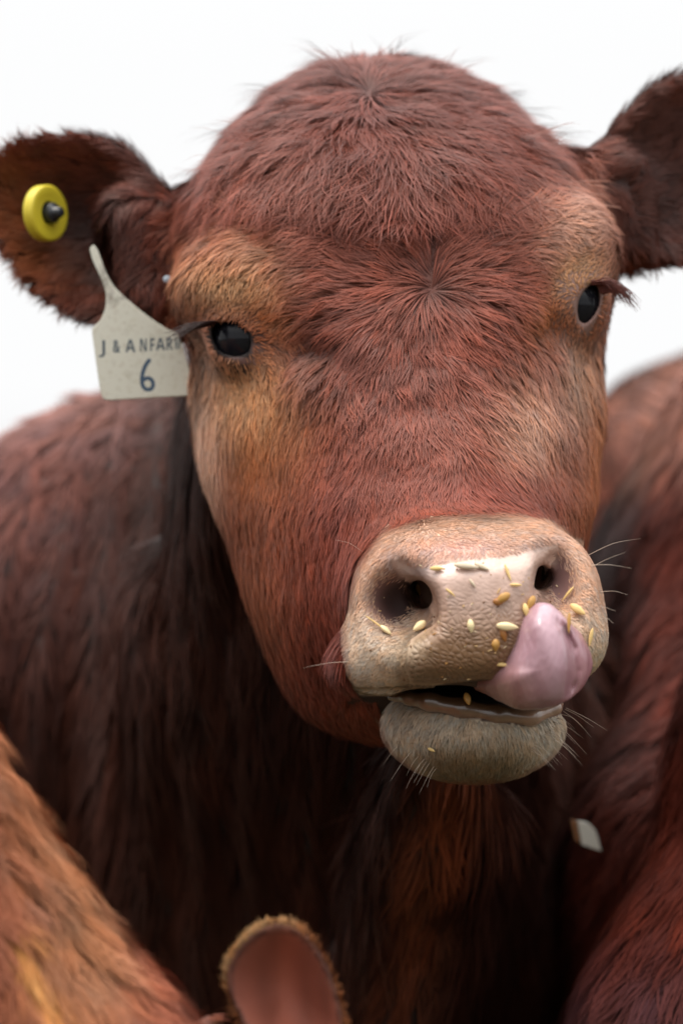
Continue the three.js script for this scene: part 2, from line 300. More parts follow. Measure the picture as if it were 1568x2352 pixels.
function headFace(x, y, z) {                     // without eyes and ears
  let d = headBase(x, y, z) + 0.0022 * noise(x * 45, y * 30, z * 45) * smoothstep(y, H - 0.02, H + 0.06);
  if (z > -0.02 && Math.abs(d) < 0.02) { const [u, v] = UV(x, y, z); d += 0.006 * ga(u, v, 735, 806, 75, 48) + 0.005 * ga(u, v, 1238, 752, 55, 40) + 0.004 * ga(u, v, 640, 1060, 50, 160) - 0.003 * ga(u, v, 545, 1000, 45, 130) + 0.003 * ga(u, v, 905, 480, 160, 18); }
  if (y > H + 0.04) {
    d = smin(d, ell(x, y, z, browL, 0.037, 0.024, 0.038), 0.03);
    d = smin(d, ell(x, y, z, browR, 0.026, 0.03, 0.036), 0.03);
  }
  if (y < H + 0.06) {
    // muzzle: a rounded box, wider at the lips
    const ry = (y - muzzleC[1]) / 0.0445, wx = 0.0635 * (1 - 0.085 * clamp(ry, -1.2, 1.2)), roll = 0.03;
    const X = Math.abs((x - muzzleC[0]) * 1 + (y - muzzleC[1]) * roll - 0.0) / wx, Y = Math.abs(ry + (x - muzzleC[0]) * -0.35), Z = Math.abs(z - muzzleC[2] - 0.1 * (y - muzzleC[1]) * -1) / 0.06;
    const q = Math.pow(X ** 2.9 + Y ** 2.9 + Z ** 2.6, 1 / 2.8);
    const m = (q - 1) * 0.046;
    d = smin(d, m, 0.02);
    d = smin(d, ell(x, y, z, lipCorner, 0.02, 0.0148, 0.03), 0.014);
    // shallow bowls beside the nostrils, then the nostrils
    d = smax(d, -ell(x, y, z, W(893, 1378, 0.233), 0.0205, 0.0245, 0.03), 0.01);
    d = smax(d, -ell(x, y, z, W(928, 1386, 0.217), 0.0165, 0.0155, 0.03), 0.008);
    d = smax(d, -ell(x, y, z, W(1284, 1325, 0.222), 0.0125, 0.022, 0.026), 0.01);
    d = smax(d, -Math.min(cap(x, y, z, nL[0], nL[1], 0.0038, 0.0066), cap(x, y, z, nL[1], nL[2], 0.0066, 0.0058), cap(x, y, z, nL[1], nLin, 0.0065, 0.011)), 0.006);
    d = smax(d, -Math.min(cap(x, y, z, nR[0], nR[1], 0.004, 0.0065), cap(x, y, z, nR[1], nR[2], 0.0065, 0.0045), cap(x, y, z, nR[1], nRin, 0.0065, 0.01)), 0.004);
    if (z > 0.18 && Math.abs(d) < 0.012) { const [u, v] = UV(x, y, z); d -= 0.0022 * smoothstep(distPoly(NOSE, u, v) * (inPoly(NOSE, u, v) ? 1 : -1), -14, 40); }
    // chin, then the slit of the mouth
    const c = ell(x, y, z, chinC, 0.0465, 0.0285, 0.055);
    let g = smin(d, c, 0.006);
    for (let i = 0; i < 4; i++) g = smax(g, -cap(x, y, z, mouth[i], mouth[i + 1], [0.0025, 0.0035, 0.0065, 0.008, 0.003][i], [0.0025, 0.0035, 0.0065, 0.008, 0.003][i + 1]), 0.003);
    g = smax(g, -ell(x, y, z, W(1030, 1589, 0.175), 0.026, 0.0062, 0.05), 0.003);
    d = g;
  }
  return d;
}
function hit(f, u, v, from = 0.3, to = -0.3) {   // where the line of sight through (u, v) meets a surface
  let pz = from;
  for (let z = from; z > to; z -= 0.0015) { const p = W(u, v, z); if (f(...p) < 0) { let a = pz, b = z; for (let i = 0; i < 12; i++) { const m = (a + b) / 2; if (f(...W(u, v, m)) < 0) b = m; else a = m; } return W(u, v, (a + b) / 2); } pz = z; }
  return null;
}
function normalAt(f, p, e = 0.002) { const n = [f(p[0] + e, p[1], p[2]) - f(p[0] - e, p[1], p[2]), f(p[0], p[1] + e, p[2]) - f(p[0], p[1] - e, p[2]), f(p[0], p[1], p[2] + e) - f(p[0], p[1], p[2] - e)], L = len3(...n) || 1; return n.map((q) => q / L); }
for (const [u, v] of [[1250, 1400], [1250, 1500], [1350, 1450], [1350, 1540], [1150, 1560], [1250, 1600], [1090, 1400], [1090, 1640], [1090, 1720], [950, 1500], [850, 1400], [1000, 660], [1040, 1000], [520, 1000]]) console.log('hit', u, v, hit(headFace, u, v)?.[2].toFixed(3));
for (const [k, u, v, rad, sink] of [['L', 532, 776, 0.018, 0.0120], ['R', 1350, 698, 0.017, 0.0115]]) {
  const p = hit(headFace, u, v), n = k === 'L' ? [-0.6, 0.02, 0.8] : [0.72, 0.02, 0.69];
  E[k] = { p, n, r: rad, c: [p[0] - n[0] * sink, p[1] - n[1] * sink, p[2] - n[2] * sink] };
  console.log('eye', k, p.map((q) => q.toFixed(3)).join(), n.map((q) => q.toFixed(2)).join());
}
function eyeHole(x, y, z, e, hw, hh, turn) {     // almond opening seen along the line of sight
  const s = (DIST - e.p[2]) / (DIST - z), X0 = x * s - e.p[0], Y0 = (y - H) * s + H - e.p[1];
  const X = X0 * Math.cos(turn) + Y0 * Math.sin(turn), Y = -X0 * Math.sin(turn) + Y0 * Math.cos(turn);
  const q = Math.pow(Math.pow(Math.abs(X) / hw, 1.7) + Math.pow(Math.abs(Y) / hh, 1.7), 1 / 1.7);
  return smax((q - 1) * Math.min(hw, hh), len3(x - e.c[0], y - e.c[1], z - e.c[2]) - 0.034, 0.002);
}
function calfHead(x, y, z) {
  let d = headFace(x, y, z);
  if (y > H) {
    const l = E.L, r = E.R;
    if (Math.abs(x - l.c[0]) < 0.06 && Math.abs(y - l.c[1]) < 0.06) {
      d = smin(d, len3(x - l.c[0], y - l.c[1], z - l.c[2]) - 0.0205, 0.012);
      d = smax(d, -eyeHole(x, y, z, l, 0.0122, 0.0096, -0.66), 0.002);
    }
    if (Math.abs(x - r.c[0]) < 0.06 && Math.abs(y - r.c[1]) < 0.06) {
      d = smin(d, len3(x - r.c[0], y - r.c[1], z - r.c[2]) - 0.0195, 0.012);
      d = smax(d, -eyeHole(x, y, z, r, 0.0056, 0.0115, -0.3), 0.002);
    }
    if (x < hxM(y)) {
      d = smin(d, cap(x, y, z, W(480, 540, -0.085), W(350, 560, -0.075), 0.032, 0.026), 0.02);
      d = smin(d, earShell(leftEar, x, y, z, 0.03, 0.0045, 0.25), 0.014);
      d = smin(d, cap(x, y, z, W(320, 500, -0.052), W(352, 672, -0.044), 0.019, 0.0125), 0.012);
      d = smin(d, cap(x, y, z, W(352, 672, -0.044), W(418, 752, -0.045), 0.0125, 0.009), 0.008);
    } else {
      d = smin(d, cap(x, y, z, W(1290, 450, -0.06), W(1400, 470, -0.075), 0.028, 0.026), 0.02);
      d = smin(d, earShell(rightEar, x, y, z, 0.008, 0.006, -0.25), 0.014);
      d = smin(d, cap(x, y, z, W(1395, 420, -0.05), W(1440, 560, -0.05), 0.016, 0.012), 0.014);
    }
  }
  return d;
}
// neck, chest, trunk and legs
const foldNoise = (x, y, z) => noise(x * 9, y * 2.2, z * 6);
const neckA = chain([[...W(860, 600, -0.17), 0.085], [...W(800, 1050, -0.17), 0.1], [...W(760, 1500, -0.26), 0.13], [...W(740, 2000, -0.36), 0.17]], 0.06);
const trunkA = chain([[-0.13, H - 0.145, -0.62, 0.262], [-0.34, H - 0.2, -1.1, 0.26], [-0.52, H - 0.18, -1.6, 0.23]], 0.06);
const dewlap = chain([[...W(1010, 1700, 0.0), 0.02], [...W(1015, 1880, -0.07), 0.028], [...W(965, 2080, -0.13), 0.035], [...W(890, 2460, -0.17), 0.06]], 0.05);
const legsA = [chain([[-0.26, H - 0.3, -0.5, 0.1], [-0.27, 0.33, -0.5, 0.05], [-0.27, 0.06, -0.48, 0.035]], 0.03), chain([[0.02, H - 0.3, -0.5, 0.1], [0.03, 0.33, -0.5, 0.05], [0.03, 0.06, -0.46, 0.035]], 0.03),
  chain([[-0.62, H - 0.3, -1.65, 0.13], [-0.6, 0.42, -1.6, 0.06], [-0.66, 0.3, -1.78, 0.045], [-0.64, 0.06, -1.74, 0.035]], 0.03), chain([[-0.38, H - 0.3, -1.65, 0.13], [-0.36, 0.42, -1.58, 0.06], [-0.4, 0.3, -1.76, 0.045], [-0.4, 0.06, -1.72, 0.035]], 0.03)];
function calfBody(x, y, z) {
  let d = smin(trunkA(x, y, z), neckA(x, y, z), 0.1);
  d = smin(d, dewlap(x, y, z), 0.04);
  d = smin(d, ell(x, y, z, [-0.3, H - 0.2, -0.5], 0.11, 0.22, 0.16), 0.08);
  d = smin(d, ell(x, y, z, [0.13, H - 0.28, -0.46], 0.13, 0.24, 0.16), 0.08);
  for (const l of legsA) d = smin(d, l(x, y, z), 0.06);
  if (z > -0.75 && d < 0.05) {
    const s = smoothstep(z, -0.75, -0.45);
    d += s * (0.006 * Math.sin(x * 150 + 5 * noise(x * 5, y * 3, z * 5)) * (0.6 + noise(x * 4, y * 4, 3.1)) + 0.012 * foldNoise(x, y, z));
  }
  return d;
}
console.time('calf mesh');
const headGeo = surfaceNet(calfHead, [-0.245, H - 0.165, -0.225], [0.29, H + 0.315, 0.245], 0.0021);
const bodyGeo = surfaceNet(calfBody, [-0.9, 0.02, -2.0], [0.42, H + 0.2, 0.05], 0.012);
console.timeEnd('calf mesh');

// colours of the coat, with some light and shade painted in
const C = { base: hex('#783b2a'), crown: hex('#602b20'), mauve: hex('#713d31'), tan: hex('#dca878'), orange: hex('#a86338'), pink: hex('#dcae92'), red: hex('#823a2c'), beige: hex('#cbb08c'), grey: hex('#a89878'), dark: hex('#30150f'), ear: hex('#562718'), neck: hex('#30170f') };
const PATCH = [
  [900, 250, 380, 170, C.crown, 0.8], [900, 470, 220, 60, C.crown, 0.6], [850, 900, 150, 240, C.mauve, 0.7],
  [540, 640, 120, 70, C.tan, 0.75], [560, 560, 110, 60, C.orange, 0.45], [640, 730, 70, 60, C.orange, 0.6], [560, 920, 110, 90, C.tan, 0.95], [590, 1020, 130, 160, C.orange, 0.65], [470, 1000, 40, 200, C.pink, 0.8],
  [1300, 520, 100, 110, C.pink, 0.4], [1330, 640, 60, 60, C.tan, 0.6], [1240, 720, 70, 45, C.orange, 0.8], [1340, 850, 60, 90, C.pink, 0.8], [1370, 980, 45, 200, C.orange, 0.95], [1330, 1130, 60, 100, C.orange, 0.5],
  [715, 792, 75, 42, hex('#4a332e'), 0.7], [1235, 742, 55, 30, hex('#5a3018'), 0.6], [462, 862, 13, 70, hex('#4a2818'), 0.85], [445, 1050, 26, 160, hex('#e0b498'), 0.7],  // painted shade of eye sockets and crease, painted highlight on the cheek edge
  [1200, 950, 90, 120, C.pink, 0.5], [1120, 1110, 200, 60, C.red, 0.5], [780, 1250, 60, 200, hex('#8a4a40'), 0.6], [600, 1350, 120, 180, C.orange, 0.35], [740, 1500, 90, 160, hex('#6e2e22'), 0.8], [700, 1300, 90, 160, C.red, 0.4],
];
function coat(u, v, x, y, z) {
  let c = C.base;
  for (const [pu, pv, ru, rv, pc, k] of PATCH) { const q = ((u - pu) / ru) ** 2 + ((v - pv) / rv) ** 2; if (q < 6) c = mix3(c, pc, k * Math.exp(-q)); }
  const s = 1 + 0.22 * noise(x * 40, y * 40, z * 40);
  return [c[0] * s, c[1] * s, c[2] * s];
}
const isEar = (u, v, z) => (v < 785 && u < 408 - 0.0 * v && z < 0.02) || (u > 1345 && v < 610 && z < -0.02 && u > 1345 + Math.max(0, v - 380) * 0.25);
function muzzleColour(u, v) {
  let c = mix3(hex('#d8b094'), hex('#c4b09a'), smoothstep(v, 1300, 1560));
  c = mix3(c, hex('#d0a094'), 0.8 * Math.exp(-(((u - 1060) / 120) ** 2 + ((v - 1265) / 30) ** 2)));
  c = mix3(c, hex('#a48a66'), 0.6 * smoothstep(u, 860, 960) * smoothstep(v, 1440, 1540));
  if (v > 1590) c = mix3(hex('#b8a690'), hex('#75624a'), smoothstep(v, 1640, 1740) * smoothstep(Math.abs(u - 1090), 190, 60));
  const d = Math.exp(-(((u - 1110) / 80) ** 2 + ((v - 1190) / 16) ** 2)); c = mix3(c, hex('#6b5a48'), 0.7 * d);
  return c;
}
function padColour(u, v, x, y, z) {
  let c = mix3(hex('#c0a294'), hex('#87664a'), smoothstep(v, 1330, 1490));
  c = mix3(c, hex('#ab9880'), 0.8 * smoothstep(u, 1010, 940) * smoothstep(v, 1420, 1470));
  c = mix3(c, hex('#6b4e36'), 0.8 * smoothstep(v, 1490, 1560));
  c = mix3(c, hex('#a9a0a4'), 0.7 * Math.exp(-(((u - 945) / 50) ** 2 + ((v - 1312) / 20) ** 2)));
  const m = noise(x * 120, y * 120, z * 120); c = mix3(c, hex('#6e4d33'), clamp(m * 0.5, 0, 0.4));
  return c;
}
function bare(u, v, x, y, z) {                   // how bare the skin is: nose, nostril wings, lips, eye rims
  let b = 0;
  if (z > 0.1) {
    if (inPoly(NOSE, u, v) || inPoly(LIPS, u, v)) return 1;
    b = Math.max(b, 1.3 * Math.exp(-(((u - 900) / 62) ** 2 + ((v - 1375) / 72) ** 2)), 1.3 * Math.exp(-(((u - 1285) / 32) ** 2 + ((v - 1330) / 66) ** 2)));
  } else if (v > 600 && v < 900) {
    b = Math.max(0.9 * ga(u, v, 560, 828, 26, 12), 0.8 * ga(u, v, 588, 806, 14, 16), 0.9 * ga(u, v, 1352, 750, 14, 16));
  }
  return b;
}
function skinColour(x, y, z, nx, ny, nz) {
  const [u, v] = UV(x, y, z);
  if (z > 0.08 && (inBand(u, v))) {
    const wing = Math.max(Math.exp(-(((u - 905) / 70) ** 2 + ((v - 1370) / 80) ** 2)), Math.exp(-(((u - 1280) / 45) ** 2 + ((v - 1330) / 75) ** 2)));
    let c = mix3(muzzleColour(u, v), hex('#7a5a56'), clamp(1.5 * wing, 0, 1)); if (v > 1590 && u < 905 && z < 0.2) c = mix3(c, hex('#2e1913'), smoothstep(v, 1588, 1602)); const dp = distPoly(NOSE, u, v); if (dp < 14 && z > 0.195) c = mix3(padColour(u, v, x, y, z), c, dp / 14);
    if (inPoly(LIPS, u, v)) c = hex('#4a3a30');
    if (wing > 0.5) c = mix3(c, hex('#2a1614'), smoothstep(z, 0.203, 0.188));  // nostril darkens with depth: shade painted into the skin
    if (v > 1560 && v < 1640 && u > 900 && z < 0.197) c = hex('#1c0f0d');  // inside of the mouth painted near black for its shade
    return c;
  }
  if (isEar(u, v, z)) return C.dark;
  const l = E.L.c, r = E.R.c, dl = len3(x - l[0], y - l[1], z - l[2]), dr = len3(x - r[0], y - r[1], z - r[2]);
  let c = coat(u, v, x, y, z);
  if (dl < 0.032) { const k = smoothstep(dl, 0.0305, 0.0215); c = mix3(c, mix3(hex('#24120f'), hex('#a88078'), smoothstep(v, 818, 826) * smoothstep(v, 842, 832) + 0.8 * smoothstep(u, 572, 584) * smoothstep(v, 780, 800)), k); }
  if (dr < 0.03) c = mix3(c, hex('#b58c80'), smoothstep(dr, 0.03, 0.022));
  return c.map((q) => q * 0.45);  // skin darkened to paint the shade under the hair
}
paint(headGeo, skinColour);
const bodyCoat = (x, y, z) => {
  const [u, v] = UV(x, y, z);
  let c = mix3(C.neck, hex('#603b35'), smoothstep(u, 420, 40) * smoothstep(v, 1750, 950));  // paler upper left shoulder: sky sheen painted into the coat
  c = mix3(c, hex('#8a6058'), 0.8 * smoothstep(u, 440, 250) * smoothstep(v, 1080, 920));  // stronger painted sheen along the top of the shoulder
  c = mix3(c, hex('#a0622f'), 0.8 * smoothstep(z, -0.68, -0.8));
  c = mix3(c, hex('#6e3822'), 0.8 * Math.exp(-(((u - 1015 + (v - 1900) * 0.22) / 62) ** 2)) * smoothstep(v, 1650, 1750) * smoothstep(v, 2500, 1950));  // lit ridge of the dewlap painted into the coat colour
  const s = 1 + 0.35 * noise(x * 14, y * 5, z * 10);
  return c.map((q) => q * s);
};
paint(bodyGeo, (x, y, z) => bodyCoat(x, y, z).map((q) => q * 0.45));  // body skin darkened too, shade between hairs painted in

// cut the nose pad out of the head so that it can be wet
function splitByUV(g, test) {
  const p = g.attributes.position, n = g.attributes.normal, ix = g.index.array, yes = [], no = [];
  for (let t = 0; t < ix.length; t += 3) {
    let x = 0, y = 0, z = 0, w = 0; for (let k = 0; k < 3; k++) { x += p.getX(ix[t + k]) / 3; y += p.getY(ix[t + k]) / 3; z += p.getZ(ix[t + k]) / 3; w += n.getZ(ix[t + k]) / 3; }
    const [u, v] = UV(x, y, z); (test(u, v, x, y, z, w) ? yes : no).push(ix[t], ix[t + 1], ix[t + 2]);
  }
  const pick = (list) => {
    const map = new Map(), P = [], N = [], I = [];
    for (const i of list) { let k = map.get(i); if (k === undefined) { k = P.length / 3; map.set(i, k); P.push(p.getX(i), p.getY(i), p.getZ(i)); N.push(n.getX(i), n.getY(i), n.getZ(i)); } I.push(k); }
    const o = new THREE.BufferGeometry(); o.setAttribute('position', new THREE.BufferAttribute(new Float32Array(P), 3)); o.setAttribute('normal', new THREE.BufferAttribute(new Float32Array(N), 3)); o.setIndex(I);
    if (g.attributes.color) { const cc = g.attributes.color, Q = new Float32Array(P.length); for (const [i, k] of map) Q.set([cc.getX(i), cc.getY(i), cc.getZ(i)], k * 3); o.setAttribute('color', new THREE.BufferAttribute(Q, 3)); }
    return o;
  };
  return [pick(yes), pick(no)];
}
const [padGeo, restGeo] = splitByUV(headGeo, (u, v, x, y, z, nz) => z > 0.17 && nz > -0.3 && inPoly(NOSE, u, v));
paint(padGeo, (x, y, z) => { const [u, v] = UV(x, y, z); return padColour(u, v, x, y, z); });
const padX = W(1090, 1400, 0.228)[0], padY = W(1090, 1400, 0.228)[1];
{ const p = padGeo.attributes.position, uv = new Float32Array(p.count * 2); for (let i = 0; i < p.count; i++) { uv[i * 2] = 0.5 + (p.getX(i) - padX) / 0.1; uv[i * 2 + 1] = 0.5 + (p.getY(i) - padY) / 0.1; } padGeo.setAttribute('uv', new THREE.BufferAttribute(uv, 2)); }
function pebbleTexture(cells, seed) {            // pebbled skin, smoother towards the top of the pad
  const n = 1024, r = rng(seed), P = [], d = new Uint8Array(n * n * 4);
  for (let j = 0; j < cells; j++) for (let i = 0; i < cells; i++) P.push([(i + r()) / cells, (j + r()) / cells]);
  for (let j = 0; j < n; j++) for (let i = 0; i < n; i++) {
    let x = i / n, y = j / n; const amp = lerp(0.18, 1, smoothstep(y + 0.08 * noise(x * 6, y * 6, 2), 0.62, 0.36));
    const wx = x + 0.03 * noise(x * 9, y * 9, 5), wy = (y + 0.25 * x) * 1.25 + 0.03 * noise(x * 9, y * 9, 9), fx = ((wx % 1) + 1) % 1, fy = ((wy % 1) + 1) % 1, ci = Math.floor(fx * cells), cj = Math.floor(fy * cells); let a = 9, b = 9;
    for (let q = -1; q <= 1; q++) for (let w = -1; w <= 1; w++) {
      const k = P[((cj + q + cells) % cells) * cells + (ci + w + cells) % cells]; let dx = Math.abs(k[0] - fx), dy = Math.abs(k[1] - fy); dx = Math.min(dx, 1 - dx); dy = Math.min(dy, 1 - dy);
      const e = Math.hypot(dx, dy) * cells; if (e < a) { b = a; a = e; } else if (e < b) b = e;
    }
    const h = 255 * clamp(amp * Math.pow(clamp((b - a) * 1.1, 0, 1), 0.8) + (1 - amp) * 0.6 + 0.12 * noise(x * 60, y * 60, 1), 0, 1); d.set([h, h, h, 255], (j * n + i) * 4);
  }
  const t = new THREE.DataTexture(d, n, n); t.wrapS = t.wrapT = THREE.RepeatWrapping; t.magFilter = THREE.LinearFilter; t.needsUpdate = true; return t;
}
const padMaterial = new THREE.MeshPhysicalMaterial({ vertexColors: true, roughness: 0.36, clearcoat: 0.45, clearcoatRoughness: 0.28, bumpMap: pebbleTexture(30, 5), bumpScale: 0.0006 });

const calf = new THREE.Group(); calf.name = 'calf'; scene.add(calf);
tag(calf, 'red-brown calf facing the camera and licking its nose, with a yellow button in one ear', 'calf');
const calfGeo = mergeGeometries([restGeo, bodyGeo]);
part('body', calfGeo, skinMaterial, calf);
part('nose_pad', padGeo, padMaterial, calf);

// eyes
const eyeMaterial = new THREE.MeshPhysicalMaterial({ color: new THREE.Color().setRGB(0.008, 0.008, 0.011), roughness: 0.03, ior: 1.3 });
for (const k of ['L', 'R']) { const e = E[k], g = new THREE.SphereGeometry(e.r, 48, 32); g.translate(...e.c); part('eye', g, eyeMaterial, calf); }

// ---- coat of the head
const W1 = [850, 212], W2 = [992, 668];
const crest = (u) => 478 + 22 * Math.exp(-(((u - 930) / 70) ** 2)) - 0.00009 * (u - 900) ** 2;
function headFlow(u, v) {
  const vc = crest(u), a = smoothstep(v, vc - 14, vc + 14);
  let d1 = [u - W1[0], (v - W1[1]) * 1.0], l1 = Math.hypot(...d1) || 1; d1 = [d1[0] / l1, d1[1] / l1];
  d1[1] += 0.35 * smoothstep(v, 260, 440);
  let d2 = [u - W2[0], v - W2[1]], l2 = Math.hypot(...d2) || 1; d2 = [d2[0] / l2, d2[1] / l2];
  const sw = 0.5 * Math.exp(-l2 / 120) * (u > W2[0] ? 1 : -1), cs = Math.cos(sw), sn = Math.sin(sw); d2 = [d2[0] * cs - d2[1] * sn, d2[0] * sn + d2[1] * cs];
  const down = smoothstep(v, 690, 1000), side = clamp((u - 1040) / 500, -1, 1);
  d2 = [lerp(d2[0], side < 0 ? 0.02 - 0.28 * side * smoothstep(v, 850, 1200) : 0.12 - 0.2 * side, down * 0.85), lerp(d2[1], 1, down * 0.85)];
  d2[1] += 1.3 * ga(u, v, 500, 620, 110, 120) + 1.0 * ga(u, v, 640, 640, 60, 60) + 0.9 * ga(u, v, 1300, 560, 90, 130);
  d2[0] += -0.3 * ga(u, v, 500, 720, 80, 60) + 0.8 * ga(u, v, 660, 770, 70, 40);
  d2[0] += 0.9 * ga(u, v, 1140, 1150, 120, 40);
  const d = [lerp(d1[0], d2[0], a), lerp(d1[1], d2[1], a)];
  return d;
}
function headFur(u, v, x, y, z, nx, ny, nz, R) {
  if (isEar(u, v, z)) return null;
  const b = bare(u, v, x, y, z); if (b > 0.95 || R() < b) return null;
  if (z > 0.08 && inBand(u, v)) return null;
  const dl = len3(x - E.L.c[0], y - E.L.c[1], z - E.L.c[2]), dr = len3(x - E.R.c[0], y - E.R.c[1], z - E.R.c[2]);
  if (eyeHole(x, y, z, E.L, 0.0134, 0.0108, -0.66) < 0 || eyeHole(x, y, z, E.R, 0.0068, 0.0128, -0.3) < 0) return null;
  const near = Math.min(smoothstep(dl, 0.022, 0.058), smoothstep(dr, 0.02, 0.05));
  let [du, dv] = headFlow(u, v);
  { const an = 0.75 * noise(x * 20, y * 20, z * 20) + 0.4 * noise(x * 55, y * 55, z * 55), ca = Math.cos(an), sa = Math.sin(an); [du, dv] = [du * ca - dv * sa, du * sa + dv * ca]; }
  { const eu = dl < dr ? 530 : 1350, ev = dl < dr ? 776 : 698, m = (1 - near) * (dl < dr ? smoothstep(v, ev - 45, ev) : 0.55), l = Math.hypot(u - eu, v - ev) || 1; du = lerp(du, (u - eu) / l * 1.3, m); dv = lerp(dv, (v - ev) / l * 1.3, m); }
  const top = smoothstep(v, 640, 420), low = smoothstep(v, 800, 1200), tuft = ga(u, v, 900, 430, 170, 70), whorl = ga(u, v, W2[0], W2[1] + 40, 240, 150);
  let len = lerp(0.015, 0.011, low) + 0.009 * top + 0.007 * tuft + 0.006 * whorl;
  const fine = Math.max(ga(u, v, 1310, 560, 110, 150), 0.7 * ga(u, v, 530, 660, 110, 60)); len *= 1.2 * (1 - 0.45 * fine); len *= 0.24 + 0.76 * near; len = lerp(len, 0.0065, smoothstep(v, 1100, 1190) * smoothstep(u, 820, 900));
  const jaw = smoothstep(u, 700, 560) * smoothstep(v, 1150, 1500);
  len += 0.006 * jaw;
  const lock = lerp(0.0064, 0.0042, Math.max(low, fine)) + 0.002 * tuft, stray = R() < 0.07 * top && noise(x * 45, y * 45, z * 45) > 0.36;
  if (stray) return { dir: [du, -dv, 0], len: len * 1.15, lift: 1.0, width: 0.0005, lock, pull: 0.8, stray: 1.2, own: 0.5, bend: 0.6, vary: 0.5, c: coat(u, v, x, y, z).map((q) => q * 0.8) };
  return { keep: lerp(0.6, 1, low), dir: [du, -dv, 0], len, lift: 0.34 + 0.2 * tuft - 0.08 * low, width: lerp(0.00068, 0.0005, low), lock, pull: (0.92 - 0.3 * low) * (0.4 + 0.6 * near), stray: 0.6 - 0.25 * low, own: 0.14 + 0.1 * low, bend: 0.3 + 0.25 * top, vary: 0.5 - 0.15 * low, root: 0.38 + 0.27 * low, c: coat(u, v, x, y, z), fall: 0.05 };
}
const noEars = restGeo;
console.time('fur');
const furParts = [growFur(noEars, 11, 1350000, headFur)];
// short pale hair of muzzle and chin
furParts.push(growFur(noEars, 12, 2600000, (u, v, x, y, z, nx, ny, nz, R) => {
  if (z < 0.08 || !inBand(u, v) || distPoly(NOSE, u, v) < 7) return null;
  if (v < 1300 && R() < 0.6 * ga(u, v, 1070, 1268, 110, 24)) return null;
  const b = bare(u, v, x, y, z); if (b > 0.95 || R() < b) return null;
  if (v > 1560 && v < 1640 && z < 0.15) return null;
  const edge = distPoly(BAND, u, v), chin = v > 1600 ? 1 : 0;
  const s = 1 + 0.12 * noise(x * 90, y * 90, z * 90), c = mix3(coat(u, v, x, y, z), mix3(muzzleColour(u, v), padColour(u, v, x, y, z), smoothstep(distPoly(NOSE, u, v), 46, 6) * (v < 1600 ? 0.8 : 0)), smoothstep(edge, -4, 26) * 0.75 + 0.25 * (v > 1400 ? 1 : 0)).map((q) => q * s);
  const du = u - 1090, dv = v - 1400;
  return { dir: chin ? [0.5 * (u - 1090) / 200, -1, 0] : [du / 300 + (v < 1260 ? 0.5 : 0), v < 1260 ? -0.55 : -0.9, 0], len: chin ? 0.0062 : 0.0034, lift: chin ? 0.42 : 0.35, width: 0.0004, lock: 0.003, pull: 0.2, stray: 0.2, own: 0.4, bend: 0.3, vary: 0.28, root: 0.7, c };
}, { steps: [0, 0.5, 1] }));
// ears: long shaggy hair
furParts.push(growFur(noEars, 13, 650000, (u, v, x, y, z, nx, ny, nz, R) => {
  if (!isEar(u, v, z)) return null;
  const left = u < 700, Ear = left ? leftEar : rightEar, q = Math.hypot(x - Ear.c[0], y - Ear.c[1]) / Ear.at(x, y);
  let c = left ? mix3(C.dark, C.ear, smoothstep(q, 0.3, 0.9)) : mix3(C.dark, C.ear, 0.35 + 0.5 * smoothstep(q, 0.55, 1));
  if (left) { c = mix3(c, hex('#7a4224'), 0.8 * ga(u, v, 50, 470, 90, 130) + 0.6 * ga(u, v, 130, 600, 90, 60)); c = mix3(c, hex('#6b3a30'), 0.7 * ga(u, v, 170, 350, 130, 45)); c = mix3(c, hex('#5a2a1c'), 0.6 * ga(u, v, 350, 480, 70, 70)); }
  const lobe = left ? smoothstep(u, 255, 290) * smoothstep(v, 440, 520) : 0;
  let dir = left ? [-1, -0.35 + 0.9 * ga(u, v, 170, 340, 200, 70), 0.2] : [0.9, 0.5 - 1.2 * smoothstep(v, 420, 560), 0.2];
  if (lobe > 0.1) dir = [-0.35, -1, 0.25];
  if (left && v > 600 && u < 260) dir = [-0.7, -0.8, 0];
  if (left && u < 80) dir = [-0.5, 0.1 - (v - 480) / 160, 0.3];
  if (!left && u < 1440 && v > 420) dir = [0.25, -1, 0.15];
  const s = 1 + 0.3 * noise(x * 50, y * 50, z * 50);
  return { dir, len: 0.0165 + 0.006 * (1 - q), lift: 0.38, width: 0.0007, lock: 0.009, pull: 0.6, stray: 0.7, own: 0.45, bend: 0.4, vary: 0.45, c: c.map((k) => k * s) };
}, { back: -0.8 }));
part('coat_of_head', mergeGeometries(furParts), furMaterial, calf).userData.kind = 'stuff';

// ---- coat of neck, chest and trunk
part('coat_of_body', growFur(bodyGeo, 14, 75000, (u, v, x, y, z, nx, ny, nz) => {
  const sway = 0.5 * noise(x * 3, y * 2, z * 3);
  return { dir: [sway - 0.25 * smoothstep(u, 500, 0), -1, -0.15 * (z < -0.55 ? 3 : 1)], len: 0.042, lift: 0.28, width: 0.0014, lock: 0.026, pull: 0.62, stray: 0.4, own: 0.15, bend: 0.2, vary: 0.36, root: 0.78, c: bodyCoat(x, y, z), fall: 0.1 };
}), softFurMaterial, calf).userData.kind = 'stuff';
console.timeEnd('fur');

